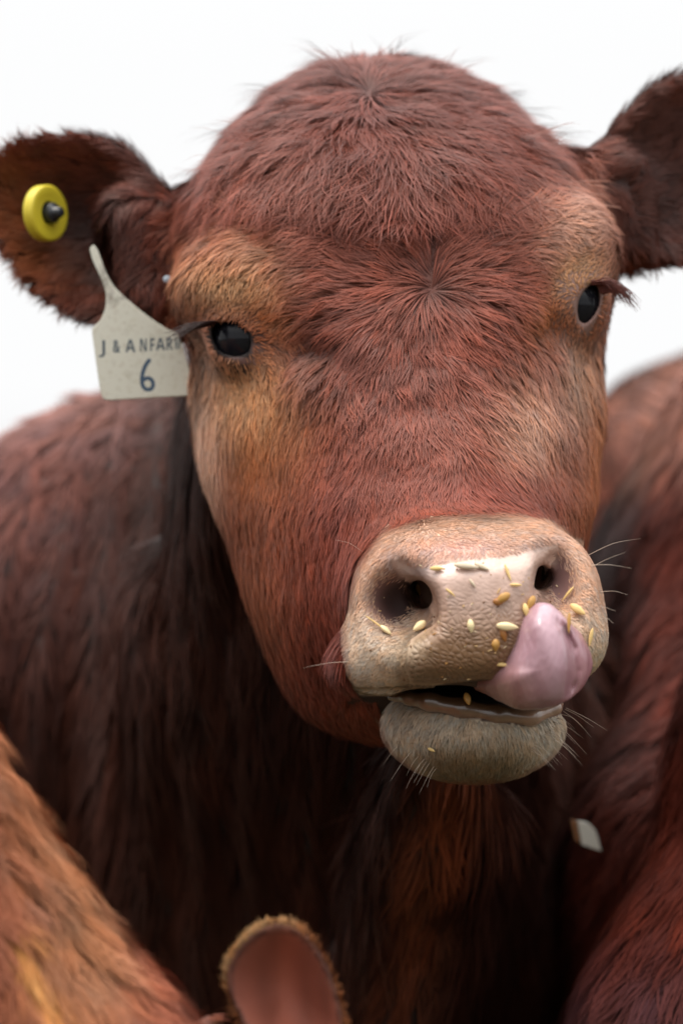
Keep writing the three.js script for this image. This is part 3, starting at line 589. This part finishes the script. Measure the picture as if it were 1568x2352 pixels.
// ---- tongue, lower lip, lashes, whiskers
const tongueLeaf = leaf([[1066, 1577], [1110, 1562], [1150, 1530], [1178, 1478], [1198, 1425], [1216, 1393], [1244, 1378], [1274, 1394], [1308, 1428], [1340, 1462], [1364, 1496], [1372, 1535], [1355, 1574], [1310, 1606], [1255, 1626], [1195, 1632], [1130, 1608]], [1245, 1528], 0.226);
function tongueField(x, y, z) {
  const R = tongueLeaf.at(x, y), q = Math.hypot(x - tongueLeaf.c[0], y - tongueLeaf.c[1]) / R;
  const [u, v] = UV(x, y, z), zc = 0.226 + 0.004 * ga(u, v, 1250, 1500, 120, 120) - 0.02 * smoothstep(u, 1290, 1380) - 0.03 * smoothstep(u, 1200, 1070);
  const T = 0.0165, Z = (z - zc) / T;
  let d = (Math.sqrt(q * q + Z * Z) - 1) * 0.013;
  const crease = [[1262, 1396], [1296, 1440], [1312, 1490], [1318, 1540], [1312, 1600]]; let cd = 1e9;
  for (let i = 0; i < 4; i++) { const [a, b] = [crease[i], crease[i + 1]], t = clamp(((u - a[0]) * (b[0] - a[0]) + (v - a[1]) * (b[1] - a[1])) / ((b[0] - a[0]) ** 2 + (b[1] - a[1]) ** 2), 0, 1); cd = Math.min(cd, Math.hypot(u - a[0] - t * (b[0] - a[0]), v - a[1] - t * (b[1] - a[1]))); }
  if (z > 0.222) d += smoothstep(1 - q, 0.0, 0.3) * (0.003 * Math.exp(-((cd / 13) ** 2)) * smoothstep(v, 1400, 1460) - 0.0016 * Math.exp(-(((cd - 45) / 26) ** 2)));
  return d + 0.0004 * noise(x * 110, y * 40, z * 110) + 0.00014 * noise(x * 620, y * 240, z * 400);
}
const tongueGeo = surfaceNet(tongueField, [0.04, H - 0.115, 0.17], [0.145, H - 0.025, 0.26], 0.001);
paint(tongueGeo, (x, y, z) => { const [u, v] = UV(x, y, z); let c = mix3(hex('#a4808a'), hex('#a8767e'), smoothstep(u, 1270, 1340)); c = mix3(c, hex('#8c6258'), smoothstep(v, 1490, 1600) * smoothstep(u, 1310, 1140)); c = mix3(c, hex('#8a5f66'), 0.65 * ga(u, v, 1314, 1520, 14, 80)); const k = 0.2 * noise((x + 0.3 * y) * 200, y * 30, 3) + 0.05 * noise(x * 900, y * 500, z * 700); return [c[0] * (1 + k), c[1] * (1 + k * 1.3), c[2] * (1 + k * 1.2)]; });  // includes painted shade along the crease
part('tongue', tongueGeo, new THREE.MeshPhysicalMaterial({ vertexColors: true, roughness: 0.36, clearcoat: 0.7, clearcoatRoughness: 0.2 }), calf);

const lipPts = [[895, 1602, 0.168, 0.002], [940, 1603, 0.18, 0.003], [985, 1612, 0.187, 0.0042], [1060, 1628, 0.191, 0.0046], [1140, 1642, 0.191, 0.0044], [1220, 1648, 0.188, 0.0038], [1275, 1628, 0.178, 0.0028], [1290, 1616, 0.17, 0.0015]].map(([u, v, z, r]) => [...W(u, v, z), r]);
const lipField = chain(lipPts, 0.004);
const lipGeo = surfaceNet((x, y, z) => lipField(x, y, z) + 0.0004 * noise(x * 150, y * 150, z * 150), [-0.01, H - 0.13, 0.15], [0.14, H - 0.07, 0.22], 0.0018);
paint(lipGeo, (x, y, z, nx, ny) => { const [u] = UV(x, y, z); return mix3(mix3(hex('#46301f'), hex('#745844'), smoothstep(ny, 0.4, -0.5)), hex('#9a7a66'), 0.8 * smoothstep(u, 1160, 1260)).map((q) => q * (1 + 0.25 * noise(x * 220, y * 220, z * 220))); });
part('lower_lip', lipGeo, new THREE.MeshPhysicalMaterial({ vertexColors: true, roughness: 0.3, clearcoat: 0.8, clearcoatRoughness: 0.15 }), calf);

function strand(pts, r) { const c = new THREE.CatmullRomCurve3(pts.map((p) => new THREE.Vector3(...p))), g = new THREE.TubeGeometry(c, 8, r, 4), p = g.attributes.position; for (let i = 0; i < p.count; i++) { const k = Math.floor(i / 5) / 8, q = c.getPointAt(k), t = 1 - 0.85 * k; p.setXYZ(i, q.x + (p.getX(i) - q.x) * t, q.y + (p.getY(i) - q.y) * t, q.z + (p.getZ(i) - q.z) * t); } return g; }
const lashMaterial = new THREE.MeshStandardMaterial({ color: new THREE.Color('#2a1310'), roughness: 0.5 }), redLash = new THREE.MeshStandardMaterial({ color: new THREE.Color('#5a2418'), roughness: 0.5 });
{
  const r = rng(31), L = [], Q = [];
  for (let i = 0; i < 70; i++) { const t = r(), u = lerp(486, 560, t * t), v = lerp(752, 738, t) + 18 * t * t * t + (r() - 0.5) * 10, p = hit(calfHead, u - 4, v - 6) || E.L.p, l = 0.014 + 0.012 * r(); L.push(strand([p, [p[0] - l * 0.5, p[1] - l * (0.05 + 0.15 * r()), p[2] + l * 0.5], [p[0] - l, p[1] - l * (0.25 + 0.35 * r()), p[2] + l * 0.75]], 0.0003)); }
  part('eyelashes', mergeGeometries(L), lashMaterial, calf).userData.kind = 'stuff';
  for (let i = 0; i < 170; i++) { const t = r(), u = lerp(1354, 1384, t), v = lerp(652, 668, t) + (r() - 0.5) * 16, p = hit(calfHead, u, v) || E.R.p, l = 0.008 + 0.011 * r(); Q.push(strand([p, [p[0] + l * 0.6, p[1] + l * (0.12 - 0.2 * r()), p[2] + l * 0.3], [p[0] + l * (0.9 + 0.3 * r()), p[1] - l * (0.25 + 0.5 * r()), p[2] + l * 0.35]], 0.00028)); }
  part('eyelashes', mergeGeometries(Q), redLash, calf).userData.kind = 'stuff';
}
const whiskerMaterial = new THREE.MeshStandardMaterial({ color: new THREE.Color('#c9b8a8'), roughness: 0.45 });
{
  const r = rng(77), add = (u0, v0, u1, v1, rad = 0.00013) => {
    const p = hit(calfHead, u0, v0) || W(u0, v0, 0.16), q = W(u1, v1, p[2] + 0.01 + 0.01 * (r() - 0.5)), m = W((u0 + u1) / 2 + (r() - 0.5) * 8, (v0 + v1) / 2 - 3 - r() * 6, p[2] + 0.009);
    part('whisker', strand([p, m, q], rad), whiskerMaterial, calf);
  };
  for (let i = 0; i < 26; i++) { const t = r(), u = lerp(1300, 1200, t), v = lerp(1625, 1735, t), l = 40 + 75 * r(); add(u, v, u + l * (0.95 - 0.35 * t), v + l * (0.45 + 0.45 * r())); }
  for (let i = 0; i < 9; i++) { const t = r(), u = lerp(895, 1010, t), v = lerp(1690, 1765, t), l = 40 + 60 * r(); add(u, v, u - l * (0.7 - 0.3 * t), v + l * 0.8); }
  for (const [a, b, c, d] of [[1350, 1275, 1470, 1237], [1355, 1298, 1450, 1305], [1358, 1302, 1436, 1268], [1378, 1395, 1412, 1404], [1380, 1420, 1408, 1432], [1375, 1360, 1440, 1366], [835, 1270, 770, 1240], [800, 1520, 696, 1534], [1090, 1300, 1092, 1290]]) add(a, b, c, d);
}

// ================================================================ the other cattle
function neighbour(name, label, field, boxes, colour, seed, density, spec, group) {
  const o = new THREE.Group(); o.name = name; scene.add(o); tag(o, label, 'calf', group);
  const g = mergeGeometries(boxes.map(([lo, hi, h]) => surfaceNet(field, lo, hi, h)));
  paint(g, (x, y, z) => colour(x, y, z, ...UV(x, y, z)).map((q) => q * 0.5));  // skin below the coat painted darker for the shade there
  part('body', g, skinMaterial, o);
  part('coat', growFur(g, seed, density, spec), softFurMaterial, o).userData.kind = 'stuff';
  return o;
}
const leg = (x, z, top, back = 0) => chain([[x, top, z, 0.1], [x, 0.34, z + back * 0.5, 0.05], [x, 0.05, z + back, 0.036]], 0.03);
const side = (x, z, top, way = 0) => chain([[x, top, z, 0.1], [x + way * 0.5, 0.34, z, 0.05], [x + way, 0.05, z, 0.036]], 0.03);

// lower left: a light brown calf close to the lens with its head down, one ear up
const earB = leaf([[640, 2112], [590, 2126], [540, 2170], [512, 2228], [520, 2290], [560, 2370], [600, 2450], [690, 2500], [770, 2470], [798, 2380], [786, 2300], [760, 2220], [722, 2158], [682, 2122]], [655, 2300], 0.33);
{
  const neck = chain([[...W(-920, 1230, 0.29), 0.13], [...W(-436, 2014, 0.33), 0.078], [...W(-206, 2346, 0.33), 0.0755], [...W(44, 2640, 0.33), 0.074], [...W(300, 2920, 0.33), 0.07], [...W(520, 3400, 0.36), 0.052], [...W(600, 3900, 0.38), 0.04]], 0.04);
  const earRoot = chain([[...W(240, 2850, 0.33), 0.043], [...W(560, 2620, 0.32), 0.026], [...W(660, 2490, 0.317), 0.016]], 0.04);
  const trunk = chain([[-0.6, 0.7, 0.22, 0.19], [-1.05, 0.66, 0.16, 0.26], [-1.6, 0.7, 0.1, 0.23]], 0.1);
  const legs = [side(-0.6, 0.32, 0.55), side(-0.62, 0.08, 0.55), side(-1.62, 0.22, 0.55, -0.08), side(-1.62, -0.04, 0.55, -0.08)];
  const tip = W(478, 2396, 0.32);
  const field = (x, y, z) => {
    let d = smin(neck(x, y, z), trunk(x, y, z), 0.12);
    for (const l of legs) d = smin(d, l(x, y, z), 0.05);
    d = smin(d, earRoot(x, y, z), 0.03);
    d = smin(d, ell(x, y, z, tip, 0.0085, 0.012, 0.006), 0.005);
    return smin(d, earShell(earB, x, y, z, 0.026, 0.0045, 0), 0.012);
  };
  const pink = (u, v, z) => { const q = Math.hypot(u - 655, v - 2300); if (u < 500 || v < 2090) return 0; const p = W(u, v, 0.33); return smoothstep(0.95 - Math.hypot(p[0] - earB.c[0], p[1] - earB.c[1]) / earB.at(p[0], p[1]), 0, 0.16); };
  const colour = (x, y, z, u, v) => {
    if (u > 500) return mix3(mix3(hex('#7a4028'), hex('#5e2c1e'), smoothstep(pink(u, v, z), 0, 0.3)), hex('#b8664e'), smoothstep(pink(u, v, z), 0.3, 0.9)).map((q) => q * (1 + 0.45 * noise(x * 110, y * 22, z * 20)));  // dark ring inside the ear: shadow of the rim painted in
    let c = mix3(hex('#7c4a36'), hex('#a87452'), clamp(0.5 + 0.9 * noise(x * 14, y * 9, z * 9), 0, 1));
    c = mix3(c, hex('#8a4c3e'), 0.7 * smoothstep(u, 120, 300) * smoothstep(v, 1900, 2100));
    c = mix3(c, hex('#d09050'), 0.85 * Math.exp(-(((u - 30 - (v - 2150) * 0.4) / 22) ** 2)) * smoothstep(v, 2050, 2130) * smoothstep(v, 2330, 2260));
    const s = 1 + 0.3 * noise(x * 40, y * 40, z * 40); return c.map((q) => q * s);
  };
  const calfB = neighbour('calf', 'light brown calf cut off by the lower left corner, with one upright pink-lined ear', field,
    [[[-0.42, 0.44, 0.16], [0.1, 0.99, 0.46], 0.003], [[-2, 0.02, -0.2], [-0.4, 1.0, 0.5], 0.016]], colour, 41, 2200000, (u, v, x, y, z, nx, ny, nz, R) => {
      const s = 1 + 0.25 * noise(x * 60, y * 60, z * 60);
      if (u > 495 && v > 2080) {
        const k = pink(u, v, z); if (nz < -0.7) return null; if (nz > 0 && k > 0.1) return null;
        const p = W(655, 2300, z), l = Math.hypot(x - p[0], y - p[1]) || 1;
        return { dir: [(x - p[0]) / l, (y - p[1]) / l + 0.3, nz > 0 ? 0.2 : 0], len: 0.0052, lift: 0.5, width: 0.0003, lock: 0.004, pull: 0.5, stray: 1.0, own: 0.8, vary: 0.3, keep: 0.6, c: mix3(hex('#744428'), hex('#aa8258'), smoothstep(u + v, 2900, 2700)).map((q) => q * s) };
      }
      if (u > 430 && u < 540 && v > 2300 && R() < 0.7 * smoothstep(v, 2320, 2350)) return null;
      const t = 0.7 * noise(x * 7, y * 7, z * 7);
      return { keep: 0.3, dir: [0.55 + t, -0.83 + t, 0.1], len: u > 430 ? 0.009 : 0.028, lift: 0.6, width: 0.0006, lock: 0.011, pull: 0.6, stray: 0.6, own: 0.3, bend: 0.5, vary: 0.3, c: colour(x, y, z, u, v).map((q) => q * 1.15), fall: 0.05 };
    });
  calfB.name = 'calf_001';
}
// right edge: a dark red calf that stands alongside, its head down between the two
{
  const trunk = chain([[0.5, H - 0.075, -0.55, 0.27], [0.58, H - 0.15, -1.1, 0.29], [0.66, H - 0.12, -1.65, 0.24]], 0.1);
  const shoulder = chain([[...W(2050, 1350, -0.14), 0.1], [...W(1975, 1740, -0.1), 0.1], [...W(1760, 2380, -0.06), 0.1], [...W(1640, 2720, -0.06), 0.09]], 0.05);
  const neck = chain([[0.38, H - 0.12, -0.45, 0.15], [0.27, H - 0.26, -0.29, 0.095], [0.235, H - 0.44, -0.24, 0.08], [0.19, 0.3, -0.18, 0.05]], 0.06);
  const legs = [leg(0.42, -0.42, 0.5, 0.02), leg(0.62, -0.42, 0.5, 0.02), leg(0.52, -1.65, 0.55, -0.12), leg(0.78, -1.65, 0.55, -0.12)];
  const field = (x, y, z) => {
    let d = smin(trunk(x, y, z), shoulder(x, y, z), 0.1);
    d = smin(d, neck(x, y, z), 0.06);
    for (const l of legs) d = smin(d, l(x, y, z), 0.06);
    return d + (z > -0.7 ? 0.006 * noise(x * 16, y * 7, z * 14) : 0);
  };
  const colour = (x, y, z, u, v) => {
    let c = mix3(hex('#2a120d'), hex('#6b3024'), smoothstep(z, -0.3, -0.12) * smoothstep(v, 1500, 1900));  // lit shoulder and shaded flank painted into the coat
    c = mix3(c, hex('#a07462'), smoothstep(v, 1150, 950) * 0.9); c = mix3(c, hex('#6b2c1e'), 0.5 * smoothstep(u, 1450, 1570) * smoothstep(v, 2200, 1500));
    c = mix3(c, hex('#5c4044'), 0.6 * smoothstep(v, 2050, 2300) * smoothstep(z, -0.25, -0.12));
    const s = 1 + 0.4 * noise(x * 22, y * 22, z * 22); return c.map((q) => q * s);
  };
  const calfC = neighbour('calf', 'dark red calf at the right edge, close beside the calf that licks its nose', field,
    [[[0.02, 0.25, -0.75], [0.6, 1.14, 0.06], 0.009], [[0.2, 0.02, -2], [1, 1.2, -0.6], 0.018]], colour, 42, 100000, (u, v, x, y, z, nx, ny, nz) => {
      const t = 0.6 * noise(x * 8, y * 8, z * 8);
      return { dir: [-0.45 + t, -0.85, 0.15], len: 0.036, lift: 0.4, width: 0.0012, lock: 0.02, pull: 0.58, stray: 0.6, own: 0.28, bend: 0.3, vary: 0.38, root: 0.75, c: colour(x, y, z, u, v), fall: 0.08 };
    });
  calfC.name = 'calf_002';
}
// far right: only the back shows
{
  const trunk = chain([[0.56, H - 0.025, -1.75, 0.26], [0.8, H - 0.015, -1.7, 0.27], [1.3, H - 0.03, -1.7, 0.27], [1.8, H - 0.03, -1.65, 0.25]], 0.1), neck = chain([[0.55, H - 0.05, -1.75, 0.17], [0.3, H - 0.25, -1.75, 0.1], [0.15, 0.45, -1.72, 0.07]], 0.05);
  const legs = [side(0.58, -1.62, 0.55), side(0.58, -1.88, 0.55), side(1.7, -1.55, 0.55, 0.08), side(1.7, -1.8, 0.55, 0.08)];
  const field = (x, y, z) => { let d = smin(trunk(x, y, z), neck(x, y, z), 0.08); for (const l of legs) d = smin(d, l(x, y, z), 0.05); return d + 0.008 * noise(x * 9, y * 9, z * 9); };
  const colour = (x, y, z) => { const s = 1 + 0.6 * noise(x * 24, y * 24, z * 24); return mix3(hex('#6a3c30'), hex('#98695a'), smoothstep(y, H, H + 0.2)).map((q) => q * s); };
  const calfD = neighbour('calf', 'blurred tan calf far behind at the right, only its back showing under the sky', field, [[[0, 0.02, -2.1], [2, 1.25, -1.3], 0.022]], colour, 43, 26000,
    (u, v, x, y, z) => ({ dir: [0.6, -0.7, 0.2], len: 0.035, lift: 0.35, width: 0.003, lock: 0.03, pull: 0.7, vary: 0.5, c: colour(x, y, z) }));
  calfD.name = 'calf_003';
}

// ================================================================ tags
function slab(outline, z, thick, bevel) {        // outline in sketch units -> a flat plate with eased edges, front face near z
  const P = outline.map(([u, v]) => W(u, v, z)), s = new THREE.Shape(P.map((p) => new THREE.Vector2(p[0], p[1])));
  const g = new THREE.ExtrudeGeometry(s, { depth: thick, bevelEnabled: true, bevelThickness: bevel, bevelSize: bevel, bevelOffset: -bevel, bevelSegments: 3, curveSegments: 4 });
  g.translate(0, 0, z - thick);
  const x = P.map((p) => p[0]), y = P.map((p) => p[1]), x0 = Math.min(...x), x1 = Math.max(...x), y0 = Math.min(...y), y1 = Math.max(...y), p = g.attributes.position, uv = g.attributes.uv;
  for (let i = 0; i < p.count; i++) uv.setXY(i, (p.getX(i) - x0) / (x1 - x0), (p.getY(i) - y0) / (y1 - y0));
  return { g, box: [x0, y0, x1, y1] };
}
function smoothOutline(pts, n = 90) { const c = new THREE.CatmullRomCurve3(pts.map((p) => new THREE.Vector3(p[0], p[1], 0)), true, 'catmullrom', 0.3); return c.getPoints(n).slice(0, n).map((p) => [p.x, p.y]); }
{
  const z = -0.018, U0 = 205, U1 = 455, V0 = 560, V1 = 922;
  const out = smoothOutline([[207, 572], [216, 563], [226, 578], [243, 624], [262, 658], [300, 694], [345, 730], [385, 756], [406, 764], [413, 776], [430, 832], [446, 885], [450, 900], [446, 907], [430, 909], [340, 914], [255, 919], [239, 916], [231, 900], [222, 840], [212, 765], [215, 752], [232, 734], [243, 705], [243, 670], [230, 634], [214, 600]], 140);
  const { g, box } = slab(out, z, 0.0022, 0.0005);
  const cw = 1000, ch = Math.round(1000 * (V1 - V0) / (U1 - U0)), cv = document.createElement('canvas'); cv.width = cw; cv.height = ch;
  const x = cv.getContext('2d'), us = out.map((p) => p[0]), vs = out.map((p) => p[1]), a0 = Math.min(...us), a1 = Math.max(...us), b0 = Math.min(...vs), b1 = Math.max(...vs);
  const X = (u) => (u - a0) / (a1 - a0) * cw, Y = (v) => (v - b0) / (b1 - b0) * ch, sx = cw / (a1 - a0), sy = ch / (b1 - b0);
  x.fillStyle = '#c3c2b4'; x.fillRect(0, 0, cw, ch);
  const r = rng(9);
  for (let i = 0; i < 900; i++) { const q = r(), u = lerp(a0, a1, r()), v = lerp(b0, b1, r()), s = 1 + 9 * r() * r(); x.fillStyle = `rgba(${110 + 40 * q | 0},${98 + 36 * q | 0},${78 + 30 * q | 0},${0.04 + 0.08 * r()})`; x.beginPath(); x.ellipse(X(u), Y(v), s * sx, s * sy * (0.4 + r()), r() * 3, 0, 7); x.fill(); }
  for (let i = 0; i < 170; i++) { const t = r(), u = lerp(222, 300, r()), v = lerp(575, 700, r()), s = 2 + 7 * r(); if (r() > 0.25 + 0.75 * (1 - (v - 575) / 125)) continue; x.fillStyle = `rgba(40,32,28,${0.05 + 0.08 * t})`; x.beginPath(); x.ellipse(X(u + 12), Y(v), s * sx, s * 1.6 * sy, 0.6, 0, 7); x.fill(); }
  x.fillStyle = '#2e3f4c'; x.textAlign = 'center'; x.textBaseline = 'middle';
  const put = (t, u, v, hgt, wid, bold) => { x.save(); x.translate(X(u), Y(v)); x.font = `${bold ? 'bold ' : ''}100px sans-serif`; const w = x.measureText(t).width; x.scale(wid * sx / w, hgt * sy / 73); x.rotate(-0.015); x.fillText(t, 0, 0); x.restore(); };
  put('J', 239, 797, 31, 14, true); put('&', 268, 796, 29, 18, true); put('A', 300, 795, 30, 23, true); put('N', 330, 793, 30, 20, true); put('F', 350, 792, 30, 14, true); put('A', 369, 791, 29, 21, true); put('R', 389, 790, 29, 17, true); put('M', 408, 789, 28, 15, true);
  x.strokeStyle = '#22405a'; x.lineWidth = 9 * sx; x.lineCap = 'round'; x.lineJoin = 'round';
  x.beginPath(); x.moveTo(X(343), Y(828)); x.bezierCurveTo(X(328), Y(845), X(325), Y(868), X(327), Y(880)); x.bezierCurveTo(X(329), Y(898), X(349), Y(900), X(352), Y(886)); x.bezierCurveTo(X(354), Y(870), X(338), Y(862), X(327), Y(876)); x.stroke();
  const t = new THREE.CanvasTexture(cv); t.colorSpace = THREE.SRGBColorSpace;
  const plate = new THREE.Group(); plate.name = 'ear_tag'; scene.add(plate);
  tag(plate, 'grimy white plastic ear tag lettered J & A NFARM 6, hanging below the left-hand ear', 'ear tag');
  part('tag_plate', g, new THREE.MeshPhysicalMaterial({ map: t, roughness: 0.5, clearcoat: 0.15, clearcoatRoughness: 0.4 }), plate);
}
{ // yellow button with a dark stud
  const o = new THREE.Group(); o.name = 'button_tag'; scene.add(o); tag(o, 'round yellow button tag with a dark stud, pinned inside the left-hand ear', 'ear tag');
  const c = W(104, 490, -0.055); o.position.set(...c);
  const ax = new THREE.Vector3(0.84, -0.02, 0.54).normalize(), q = new THREE.Quaternion().setFromUnitVectors(new THREE.Vector3(0, 1, 0), ax); o.quaternion.copy(q);
  const R = 0.0172, L = (p, n = 64) => new THREE.LatheGeometry(p.map(([a, b]) => new THREE.Vector2(a, b)), n);
  const yellow = new THREE.MeshPhysicalMaterial({ color: new THREE.Color('#c9b72c'), roughness: 0.5, clearcoat: 0.2, clearcoatRoughness: 0.4 });
  part('disc', L([[0, -0.0035], [R - 0.0012, -0.0035], [R - 0.0002, -0.0028], [R, -0.002], [R, 0], [R - 0.0004, 0.0004], [R - 0.0004, 0.0009], [R, 0.0013], [R, 0.0034], [R - 0.0008, 0.0042], [R - 0.002, 0.0045], [0.0115, 0.0042], [0.0112, 0.0038], [0.0075, 0.0038], [0.0069, 0.0030], [0.0066, 0.0]]), yellow, o);
  part('stud', L([[0, -0.001], [0.0062, -0.001], [0.0062, 0.0072], [0.0054, 0.0082], [0.0036, 0.0086], [0.0034, 0.0122], [0.0026, 0.0134], [0, 0.0137]], 40), new THREE.MeshPhysicalMaterial({ color: new THREE.Color('#1c2229'), roughness: 0.4, clearcoat: 0.3 }), o);
}
{ // pale pin at the root of the ear
  const p = hit(calfHead, 387, 645) || W(387, 645, -0.02), g = new THREE.SphereGeometry(0.0024, 24, 16); g.scale(1, 0.9, 0.45);
  const o = part('tag_pin', g, new THREE.MeshPhysicalMaterial({ color: new THREE.Color('#a9b4c0'), roughness: 0.85 }), scene); o.position.set(p[0], p[1], p[2] + 0.009);
  tag(o, 'small pale blue-white dot in the dark fur between ear tag and face', 'pin');
}
{ // second tag in the dark between the two bodies
  const o = new THREE.Group(); o.name = 'ear_tag_001'; scene.add(o); tag(o, 'small slanted white tag with a brown edge in the shadow below the chin', 'ear tag');
  const z = -0.185;
  part('tag_plate', slab([[1325, 1886], [1345, 1889], [1356, 1896], [1366, 1907], [1372, 1925], [1380, 1955], [1360, 1949], [1335, 1940]], z, 0.0022, 0.0004).g, new THREE.MeshPhysicalMaterial({ color: new THREE.Color('#d6d2c4'), roughness: 0.5, clearcoat: 0.2 }), o);
  part('edge_band', slab([[1310, 1883], [1323, 1886], [1332, 1938], [1319, 1928]], z - 0.001, 0.0016, 0.0003).g, new THREE.MeshStandardMaterial({ color: new THREE.Color('#8a5a34'), roughness: 0.6 }), o);
}

// ================================================================ oats stuck on the nose: u, v, length, width (mm), angle, colour, label
const straw = ['#d8b878', '#e6d3a4', '#ae8240', '#96622c', '#cdbda4'].map((c) => new THREE.MeshStandardMaterial({ color: new THREE.Color(c), roughness: 0.5 }));
function grainGeometry(len, wid, seed) {
  const g = new THREE.SphereGeometry(1, 14, 12), p = g.attributes.position, r = rng(seed), ph = r() * 6;
  for (let i = 0; i < p.count; i++) {
    const y = p.getY(i), a = Math.atan2(p.getZ(i), p.getX(i)), taper = Math.pow(1 - Math.abs(y) ** 1.5, 0.55) * (1 - 0.22 * y), rr = Math.hypot(p.getX(i), p.getZ(i)) > 1e-4 ? 1 : 0, groove = 1 - 0.18 * Math.exp(-(((a - 1.2 + Math.PI * 4) % (2 * Math.PI)) ** 2) * 4);
    p.setXYZ(i, Math.cos(a) * taper * wid / 2 * rr * groove, y * len / 2 + 0, Math.sin(a) * taper * wid / 2 * rr * groove + 0.03 * len * (1 - y * y) * Math.sin(ph));
  }
  g.computeVertexNormals(); return g;
}
const nearTongue = (x, y, z) => Math.min(calfHead(x, y, z), tongueField(x, y, z), lipField(x, y, z));
[
  [953, 1353, 7, 2.6, 32, 2, 'golden oat grain on the rim of the left-hand nostril'],
  [1070, 1304, 12, 3.4, 80, 4, 'long pale oat husk lying flat across the top middle of the nose pad'],
  [1106, 1304, 8, 2.6, 60, 4, 'pale oat husk touching the right end of the long husk on the nose pad'],
  [1004, 1308, 7, 2.4, 85, 0, 'tan oat husk near the upper left of the nose pad'],
  [1165, 1316, 9, 1.5, 18, 0, 'thin upright straw on the upper right of the nose pad'],
  [1183, 1344, 6, 1.6, 88, 0, 'short thin straw lying level below the upright straw'],
  [1084, 1340, 5, 1.4, 35, 4, 'thin pale chaff slanting at the centre of the nose pad'],
  [1034, 1361, 6, 1.2, 50, 0, 'fine slanting chaff right of the left-hand nostril'],
  [1153, 1374, 8, 4.2, -58, 2, 'fat golden oat grain above the white grain on the nose pad'],
  [1142, 1383, 5, 3.4, 80, 3, 'amber bit stuck to the lower left of the fat golden grain'],
  [1214, 1386, 8, 3.6, -30, 2, 'golden husk at the tip of the tongue'],
  [1206, 1403, 7, 3.0, 10, 0, 'straw-coloured husk just under the golden husk by the tongue tip'],
  [1163, 1439, 10.5, 4.2, 84, 1, 'plump cream-white oat grain lying level beside the tongue'],
  [1080, 1438, 6.5, 3.4, 6, 1, 'cream oat grain standing upright in the middle of the nose pad'],
  [967, 1447, 7.5, 4.2, -40, 1, 'cream oat grain below the left-hand nostril'],
  [1155, 1458, 7, 3.2, 15, 3, 'brown oat grain below the plump cream-white grain'],
  [1137, 1481, 6, 4, 0, 2, 'golden grain lowest on the nose pad'],
  [868, 1441, 17, 0.9, 48, 0, 'long thin straw stem on the left side of the muzzle'],
  [884, 1453, 7, 2.6, 40, 1, 'cream husk caught on the long thin straw'],
  [1307, 1366, 9, 1.4, -42, 0, 'thin straw on the rim of the right-hand nostril'],
  [1327, 1405, 9, 4, 50, 0, 'tan husk on the muzzle right of the tongue tip'],
  [1155, 1527, 8, 2, 85, 0, 'tan chaff at the edge of the upper lip left of the tongue'],
  [1070, 1610, 6.5, 3.6, 8, 2, 'golden oat grain in the mouth on the lower lip'],
  [1299, 1432, 10, 1.8, -12, 2, 'orange sliver of chaff lying on the tongue'],
  [1350, 1463, 9, 2, -15, 0, 'tan sliver of chaff on the right edge of the tongue'],
  [993, 1719, 4, 1.6, 70, 0, 'tiny tan speck of chaff on the chin'],
].forEach(([u, v, l, w, deg, m, label], i) => {
  const p = hit(nearTongue, u, v); if (!p) return;
  const n = new THREE.Vector3(...normalAt(nearTongue, p, 0.004)).add(new THREE.Vector3(0, 0, 0.6)).normalize(), o = part(i ? 'oat_grain_' + String(i).padStart(3, '0') : 'oat_grain', grainGeometry(l / 1000, w / 1000, 900 + i), straw[m], scene);
  const a = deg * Math.PI / 180, d = new THREE.Vector3(Math.sin(a), -Math.cos(a), 0); d.addScaledVector(n, -d.dot(n)).normalize();
  o.quaternion.setFromRotationMatrix(new THREE.Matrix4().makeBasis(d.clone().cross(n).normalize(), d, n));
  o.position.set(p[0], p[1], p[2]).addScaledVector(n, w * 0.00042 + 0.0004 + (inPoly(NOSE, u, v) ? 0 : 0.001));
  tag(o, label, 'oat grain', 'oat grains and chaff stuck on the muzzle');
});

{ // crumbs too small to count
  const r = rng(404), G = [], base = new THREE.IcosahedronGeometry(1, 0), colours = ['#a8783e', '#c9a878', '#6e4a28', '#dcc9a4'].map(hex);
  for (let i = 0; i < 150; i++) {
    const u = lerp(850, 1330, r()), v = r() < 0.8 ? lerp(1290, 1560, r()) : lerp(1400, 1500, r()), p = hit(nearTongue, u, v); if (!p || tongueField(...p) < 0.001) continue;
    const g = base.clone(), w = 0.0002 + 0.0004 * r() * r(), m = new THREE.Matrix4().compose(new THREE.Vector3(p[0], p[1], p[2] + w * 0.4), new THREE.Quaternion().setFromEuler(new THREE.Euler(r() * 0.6, r() * 0.6, r() * 3.14)), new THREE.Vector3(w, w * (1.2 + 2.6 * r()), w * 0.7));
    g.applyMatrix4(m); const c = colours[(r() * 4) | 0], a = new Float32Array(g.attributes.position.count * 3); for (let k = 0; k < a.length; k += 3) a.set(c, k); g.setAttribute('color', new THREE.BufferAttribute(a, 3)); G.push(g);
  }
  tag(part('chaff_crumbs', mergeGeometries(G), new THREE.MeshStandardMaterial({ vertexColors: true, roughness: 0.7 }), scene), 'tiny crumbs of chaff scattered over the nose pad and muzzle', 'chaff', null, 'stuff');
}

renderer.render(scene, camera);
